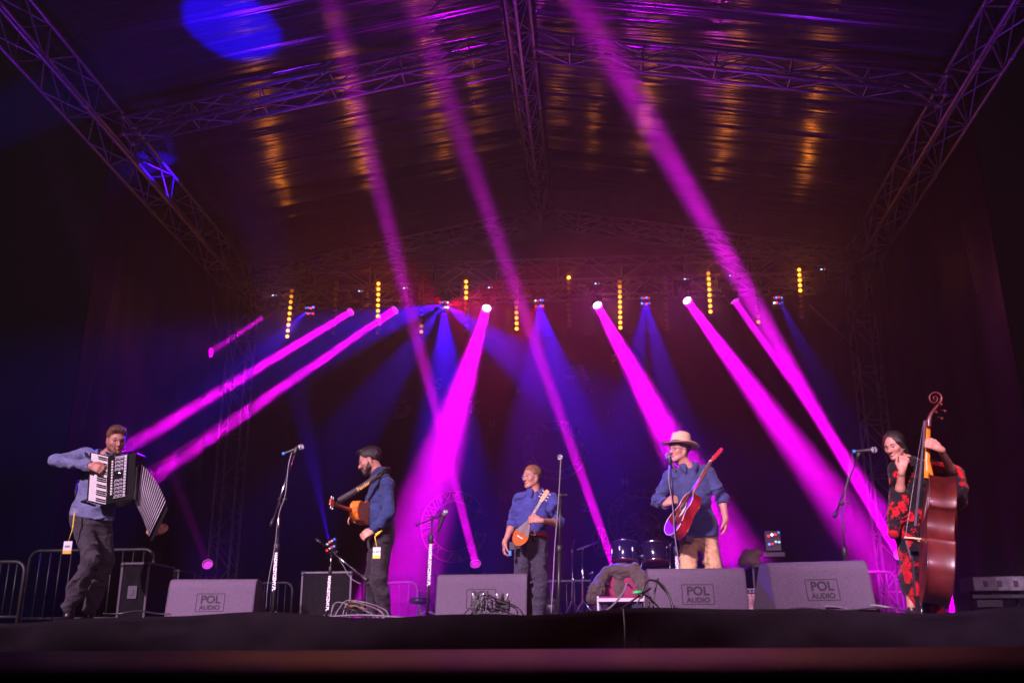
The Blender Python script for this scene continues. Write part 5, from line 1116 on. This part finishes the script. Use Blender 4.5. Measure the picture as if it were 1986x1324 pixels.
# --- printed backdrop
M_print = mat('backdrop_print', (.40, .24, .16), .9, var=.6, vscale=14); M_printv = mat('backdrop_print_pale', (.55, .45, .62), .9, var=.5, vscale=16)
bd_ = empty('backdrop_banner', (CX, YB+.55, 0), label='black printed banner with line drawn letters hanging behind the band', cat='banner')
m = MB(); m.box((1.0, .02, 3.1), (9.0, .01, 5.0)); m.build('cloth', M_drape, bd_)
def ringp(u, v, ru, rv, w, m_, n=90, arc=(0, 6.283), seed=1):
    rn = random.Random(seed); y_ = YB+.55-.012; c = at(u, v, y_); k = y_/F_PX*1.03; mb = MB(); B = Vector(bd_.location)
    def P(t, q): return Vector((c.x+math.cos(t)*(ru*q)*k, 0, c.z+math.sin(t)*(rv*q)*k))+Vector((0, y_, 0))-B
    for q in (1.0, 1-w):
        mb.tube([P(arc[0]+(arc[1]-arc[0])*i/60, q) for i in range(61)], .012, 4)
    for i in range(n):
        t = rn.uniform(*arc); t2 = t+rn.uniform(-.25, .25); mb.tube([P(t, 1.0), P(t2, 1-w)], .007, 4)
    mb.build('drawn_letter', m_, bd_)
ringp(1077, 872, 60, 56, .26, M_printv, 110, seed=2); ringp(1245, 1010, 62, 58, .24, M_print, 90, (.5, 5.6), 3); ringp(880, 1020, 62, 66, .30, M_print, 80, (.2, 6.1), 4)
ringp(1245, 1025, 34, 30, .9, M_print, 60, seed=5); ringp(1165, 1050, 14, 26, .7, M_print, 24, seed=6)
for (u, v, s_, ch_) in ((1103, 722, .36, 'C'), (1127, 724, .40, 'A'), (1146, 756, .18, 'S'), (1122, 760, .2, 'i'), (1185, 800, .18, 'H'), (1200, 865, .2, 'C'), (1212, 936, .2, 'H'), (943, 902, .2, 'Z'), (975, 968, .2, 'N'), (1136, 985, .2, 'Z'), (1005, 757, .16, 'B'), (955, 820, .15, 'U'), (780, 795, .5, 'D'), (850, 745, .3, 'S'), (920, 790, .34, 'K'), (1190, 695, .2, 'S')):
    me = text_mesh(ch_, s_, 0, 0, True); p = at(u, v, YB+.53)-Vector(bd_.location); me.transform(Matrix.Translation(p) @ Matrix.Rotation(R(90), 4, 'X')); link('letter', me, M_printv if u > 900 else M_print, bd_)
# ---------------------------------------------------------------- lamps of the place
M_fix = mat('lamp_housing', (.015, .014, .017), .45)
YL = 16.6
def moving_head(u, v, dst, power, rad, spread, lens, label, y=YL, floor=False, tint=MAG2, status=True, ring=1.0, grp='moving head lamps hung on the truss', core=None):
    p = at(u, v, y); d = (Vector(dst)-p).normalized(); s_ = 1 if floor else -1
    r = empty('moving_head', p, label=label, cat='stage lamp', group=grp)
    hd_ = MB(); M = place((0, 0, 0), d); R1 = max(rad*1.35, .085); hd_.lathe([(.03, -.36), (R1*.85, -.34), (R1, -.22), (R1*1.05, -.02), (R1*1.05, .03), (rad*1.12, .03), (rad*1.12, -.02)], M, 20); hd_.build('head', M_fix, r)
    lm = MB(); lm.lathe([(.001, .004), (rad*.6, .003), (rad, 0), (rad, -.004)], M, 20); lo_ = lm.build('lens', glow('lens_glow', lens[0], lens[1]), r)
    k = MB(); k.tube([M @ Vector((rad*1.15*math.cos(t), rad*1.15*math.sin(t), .032)) for t in np.linspace(0, 2*math.pi, 20)[:-1]], .006, 5, closed=True); k.build('lens_rim', glow('rim_glow', (1, .15, .9), .8*ring), r)
    c = M @ Vector((0, 0, -.17)); yk = MB(); xa = Vector((0, 0, 1)).cross(d); xa = xa.normalized() if xa.length > .1 else Vector((1, 0, 0)); w_ = R1+.035
    for q in (-1, 1): yk.box(c+xa*q*w_-Vector((0, 0, s_*.09)), (.025, .07, .22), Matrix(((xa.x, -xa.y, 0), (xa.y, xa.x, 0), (0, 0, 1))))
    yk.box(c-Vector((0, 0, s_*.21)), (2*w_+.03, .08, .03), Matrix(((xa.x, -xa.y, 0), (xa.y, xa.x, 0), (0, 0, 1)))); yk.build('yoke', M_fix, r, bevel=.006)
    b = MB(); b.box(c-Vector((0, 0, s_*.275)), (.30, .26, .09)); b.build('base', M_fix, r, bevel=.01)
    if status:
        e = MB(); e.box(c+Vector((.03, -.134, -s_*.27)), (.032, .006, .018)); e.build('status_display', glow('display_blue', (.25, .5, 1), 4), r)
        e = MB(); e.box(c+Vector((.09, -.134, -s_*.27)), (.012, .006, .012)); e.build('status_lamp', glow('status_orange', (1, .2, .1), 2.5), r)
    if power:
        power *= 6.0; b_ = beam(p, dst, tint, power, rad*.9, spread, parent=r)
        if lens[1] > 10:   # spill from the open lens
            l = spot(p+d*.06, p+Vector((0, -5, -1.6)), (1, .05, .85), 65, 110, .9, .03); l.parent = r; l.matrix_basis = Matrix.Translation(r.location).inverted() @ l.matrix_basis
        if core: beam(p, dst, tint, power*core, rad*.35, spread*.45, parent=r)
    return r
T = lambda u, v, y: at(u, v, y)
moving_head(516, 612, T(410, 682, 17.2), 80, .05, 3.0, ((1, .1, 1), 1.2), 'leftmost hanging lamp with a short magenta beam hitting the side wall')
moving_head(683, 603, T(213, 888, 13.9), 130, .065, 2.5, ((1, .05, .9), .8), 'second hanging lamp from the left, magenta beam slanting down left')
moving_head(769, 599, T(262, 948, 14.7), 950, .07, 3.2, ((1, .05, .9), .8), 'third hanging lamp from the left, thick magenta beam slanting down left')
moving_head(944, 597, T(765, 1185, 11.4), 60, .075, 8.5, ((1, .75, 1), 12), 'hanging lamp with a white hot lens whose magenta beam falls behind the man in profile')
moving_head(1158, 591, T(1484, 1190, 12.4), 105, .075, 7.6, ((1, .8, 1), 14), 'hanging lamp with the brightest lens, its magenta beam falling behind the straw hat')
moving_head(1332, 582, T(1750, 1150, 12.4), 85, .075, 6.3, ((1, .75, 1), 12), 'hanging lamp with a white lens and wide magenta beam slanting down right')
moving_head(1423, 581, T(1830, 1150, 16.2), 110, .07, 2.6, ((1, .15, .8), 1.2), 'hanging lamp with a thin magenta beam slanting down right')
moving_head(1595, 572, T(1700, 900, 17), 0, .07, 3, ((.05, .03, .05), .2), 'unlit hanging lamp at the right end of the truss', ring=0)
FL = 'moving head lamps on the floor at the back'
moving_head(923, 1095, T(640, 0, 9.0), 15, .075, 2.0, ((.9, .02, .75), .7), 'floor lamp left of the man with glasses sending a thin beam up to the roof', floor=True, status=False, grp=FL)
moving_head(1192, 1100, T(800, 0, 9.0), 17, .075, 2.2, ((.9, .02, .75), .7), 'floor lamp behind the toms sending a beam up left to the roof', floor=True, status=False, grp=FL)
moving_head(1745, 1077, T(1120, 0, 9.0), 42, .08, 2.3, ((.8, .05, 1), 1.5), 'floor lamp behind the woman sending the longest beam up left to the roof', floor=True, status=False, grp=FL, core=.0)
moving_head(403, 1095, T(340, 930, 14.0), .12, .075, 3, ((.9, .05, .9), 1.1), 'floor lamp behind the leftmost wedge with a faint beam', floor=True, status=False, grp=FL)

# vertical bars of ten amber lamps
bars = [((567, 553), (557, 652), [.0, .15, .35, .5, .8, 1, 1, 1, 1.2, 1.3]), ((652, 550), (646, 645), [.015]*10), ((734, 550), (732, 645), [1, 1, 1, 1, 1, 1, 1.2, .03, .02, .02]),
        ((817, 547), (817, 643), [.01]*8+[.22, .4]), ((904, 546), (904, 641), [1, 1, 1, 1.1, .02, .02, .01, .01, .01, .01]), ((1001, 545), (1002, 637), [.01]*4+[.08, .2, .5, .8, 1, 1.2]),
        ((1103, 538), (1104, 632), [1.6, .05, .04]+[.015]*7), ((1202, 546), (1203, 635), [.12, .4, .55, .9, 1, 1, 1, 1.1, 1.1, 1.2]), ((1290, 538), (1292, 630), [.015]*10),
        ((1374, 530), (1378, 604), [.4, .9, 1, 1, 1, 1, 1.1, 1.2]), ((1468, 530), (1471, 624), [.01]*8+[.08, .45]), ((1550, 523), (1555, 614), [1, 1, 1, 1.1, 1.2, .03, .02, .02, .01, .01])]
LBL = ['leftmost tilted bar of amber lamps glowing at its lower part', 'unlit lamp bar between the two leftmost lit bars', 'second lit bar of amber lamps from the left, beside the thick beams', 'bar with only its two lowest amber lamps glowing, left of the red and blue cluster', 'bar with four amber lamps glowing at its top, left of centre',
       'bar with amber lamps glowing at its lower half, beside the central blue cluster', 'bar with a single bright amber lamp at its top', 'long lit amber bar right of the brightest magenta lens', 'unlit lamp bar right of the small blue and red cluster', 'lit bar of eight amber lamps right of the wide right beam lens', 'bar with one small amber lamp at its foot at right', 'rightmost lit bar with five amber lamps']
for (a, b, lv), lb in zip(bars, LBL):
    pa, pb = at(*a, 16.45), at(*b, 16.40); r = empty('lamp_bar', pa, label=lb, cat='lamp bar', group='vertical bars of round amber lamps'); d = pb-pa; n = len(lv)
    m = MB(); dn = d.normalized(); m.tube([-dn*.09+Vector((0, .05, 0)), d+dn*.06+Vector((0, .05, 0))], .040, 8); m.build('housing', M_fix, r)
    m = MB(); m.tube([-dn*.08+Vector((0, .05, 0)), Vector((0, .12, LT[0].z-pa.z+.1))], .012, 6); m.build('bracket', M_fix, r)
    for i, l in enumerate(lv):
        p = d*(i/(n-1)); e = MB(); e.lathe([(.001, .030), (.018, .026), (.030, .010), (.034, .0), (.034, -.01)], place(p, (0, -1, -.05)), 14)
        e.build('lamp', glow('amber_lamp', (1, .34, .03) if l > .3 else (1, .20, .02), 3.4*l if l > .3 else 3.0*l), r)
    lit = [i for i, l in enumerate(lv) if l > .3]
    if lit:
        q = pa+d*((lit[0]+lit[-1])/2/(n-1)); L_ = max(.06, d.length*(len(lit))/(n-1)); li = bpy.data.lights.new('amber_light', 'AREA'); li.shape = 'RECTANGLE'; li.size = .06; li.size_y = L_; li.color = (1, .22, .02)
        li.spread = R(125); li.energy = 2.9*sum(lv[i] for i in lit)/8; o = bpy.data.objects.new('amber_light', li); COL.objects.link(o); o.parent = r
        o.matrix_basis = Matrix.Translation(q-pa+Vector((0, -.06, 0))) @ frame_z((0, 1, -.22)).to_4x4()
        l2 = li.copy(); l2.energy *= .2; l2.spread = R(26); l2.color = (1, .27, .015); o2 = bpy.data.objects.new('amber_light', l2); COL.objects.link(o2); o2.parent = r
        o2.matrix_basis = Matrix.Translation(q-pa+Vector((0, -.07, 0))) @ frame_z(q-EYE).to_4x4()

# small spider clusters of red and blue beams
def spider(u, v, label, beams, y=YL-.1, floor=False, br=1.0, rot=0):
    p = at(u, v, y); r = empty('spider_lamp', p, label=label, cat='stage lamp', group='red and blue lamp clusters'); s_ = 1 if floor else -1
    b = MB(); b.box((0, .10, -s_*.02), (.20, .08, .26)); b.box((0, .10, -s_*.20), (.26, .16, .06)); b.build('body', M_fix, r, bevel=.006)
    cols = [(.08, .12, 1), (1, .03, .05), (.1, .15, 1), (1, .03, .05), (.15, .25, 1), (.08, .1, 1), (1, .05, .08), (.1, .12, 1)]; rn = random.Random(int(u))
    for i in range(8):
        k = i % 4; row = i//4; q = Vector(((k-1.5)*.045*math.cos(rot)+(-.0), 0, (row-.5)*.11*1.0+(k-1.5)*.045*math.sin(rot)+rn.uniform(-.01, .01)))
        e = MB(); e.lathe([(.001, .014), (.010, .011), (.016, .004), (.016, -.02)], place(q, (rn.uniform(-.3, .3), -1, rn.uniform(-.3, .1))), 12); cc = cols[(i+int(u)) % 8]
        white = rn.random() < .3; e.build('lens', glow('cluster_lens', (.6, .7, 1) if white and cc[2] == 1 else cc, br*rn.choice((1.2, 2.5, 5))), r)
    for (q, col, pw, ang) in beams:
        l = spot(p, q, col, pw*(16.0 if not floor else 11)*(.13 if col[0] > .9 else 1.3), ang, .7, .015); l.parent = r; l.matrix_basis = Matrix.Translation(r.location).inverted() @ l.matrix_basis; l.location += (Vector(q)-p).normalized()*.05+Vector((0, -.05, 0))
B2, R2 = (.05, .0, 1.0), (1.0, .0, .06)
spider(600, 602, 'red and blue lamp cluster hanging right of the leftmost amber bar', [(T(480, 640, 14.5), R2, 130, 9), (T(450, 745, 14), B2, 420, 12)])
spider(861, 591, 'red and blue lamp cluster hanging left of the white hot lens, blue beams fanning down', [(T(866, 760, 13.5), B2, 1100, 11), (T(700, 640, 13.5), B2, 700, 12), (T(770, 720, 14), B2, 380, 10), (T(1010, 700, 13), B2, 900, 9), (T(1000, 610, 13), R2, 700, 20), (T(930, 680, 13.5), R2, 260, 14), (T(790, 560, 13), R2, 160, 14)])
spider(1046, 588, 'red and blue lamp cluster hanging just left of the single bright amber lamp', [(T(1095, 760, 13.5), B2, 900, 9), (T(1035, 780, 13.5), (.2, 0, 1), 600, 10), (T(985, 700, 13.5), R2, 420, 9)])
spider(1252, 583, 'red and blue lamp cluster hanging right of the long amber bar', [(T(1295, 760, 13.5), B2, 480, 8), (T(1225, 760, 13.5), B2, 420, 8), (T(1370, 730, 13.5), R2, 180, 10)], br=.8)
spider(1509, 582, 'square red and blue lamp cluster hanging left of the rightmost amber bar', [(T(1620, 800, 14), B2, 200, 10)], br=.8)
spider(641, 1056, 'red and blue lamp cluster on the case behind the low microphone stand', [(T(425, 40, 9.4), B2, 1400, 8)], y=16.0, floor=True, rot=.5)
spider(1501, 1044, 'red and blue lamp cluster on the case right of the hat man', [(T(1540, 850, 14.5), B2, 100, 9), (T(235, 285, 13.5), B2, 5000, 3.6)], y=13.0, floor=True, rot=.3)
# wide dim floor washes, added lamps that brighten the roof with purple
for (x, y, z, q, col, pw, ang) in ((-4.4, 10.9, .3, (-3.6, 9.5, 8), (.24, .01, .95), 520, 90), (2.6, 10.9, .3, (2.0, 9.5, 8), (.24, .01, .95), 520, 90), (-.55, 12.6, .35, (-.8, 9.0, 8), (.5, .0, .8), 700, 80)):
    r = empty('added_floor_wash', (x, y, z), label=f'added dim lamp brightening the roof, on the floor at the {"left" if x < -3 else "right" if x > 0 else "middle"} of the back wall', cat='stage lamp', group='added lamps tinting the roof')
    m = MB(); M = place((0, 0, 0), Vector(q)-Vector((x, y, z))); m.lathe([(.05, -.16), (.09, -.14), (.10, .02), (.09, .02), (.085, 0)], M, 16); m.build('housing', M_fix, r); m = MB(); m.lathe([(.001, .0), (.083, -.002)], M, 16); m.build('lens', glow('added_wash_lens', col, 1.0), r)
    l = spot((x, y, z), q, col, pw, ang, .8, .08); l.parent = r; l.matrix_basis = Matrix.Translation(r.location).inverted() @ l.matrix_basis; l.location += (Vector(q)-Vector((x, y, z))).normalized()*.05

# ropes and braces at the tent's edges
M_rope = mat('pale_rope', (.45, .38, .36), .5, .3)
for pts, lb, rr in (([(240, 470, 12.75), (212, 600, 12.7), (185, 715, 12.7), (157, 832, 12.7)], 'lacing rope down the front edge of the left side wall', .008),
                    ([(1868, 430, 12.6), (1880, 500, 12.6), (1896, 570, 12.6)], 'lacing rope at the front edge of the right side wall', .010),
                    ([(398, 512, 16.4), (412, 590, 16.4), (426, 662, 16.4)], 'thin brace hanging beside the left tower', .016),
                    ([(1570, 590, 16.8), (1655, 670, 17.0)], 'diagonal brace running from the rightmost lamp bar to the right tower', .010)):
    P = [T(*q) for q in pts]; mb = MB(); mb.tube([p-P[0] for p in P], rr, 6); o = mb.build('rope' if 'rope' in lb else 'brace', M_rope); o.location = P[0]; tag(o, lb, 'rope' if 'rope' in lb else 'brace')

# lamp standing left of the stage, outside the picture, that throws the blue patch on the canopy
pp = T(350, 88, 9.6); l = spot((pp.x-.6, 4.0, 1.3), (pp.x, pp.y, pp.z), (.01, 0, 1.0), 90000, 7.4, .4, .03, 'blue_side_lamp'); l.data.use_square = True
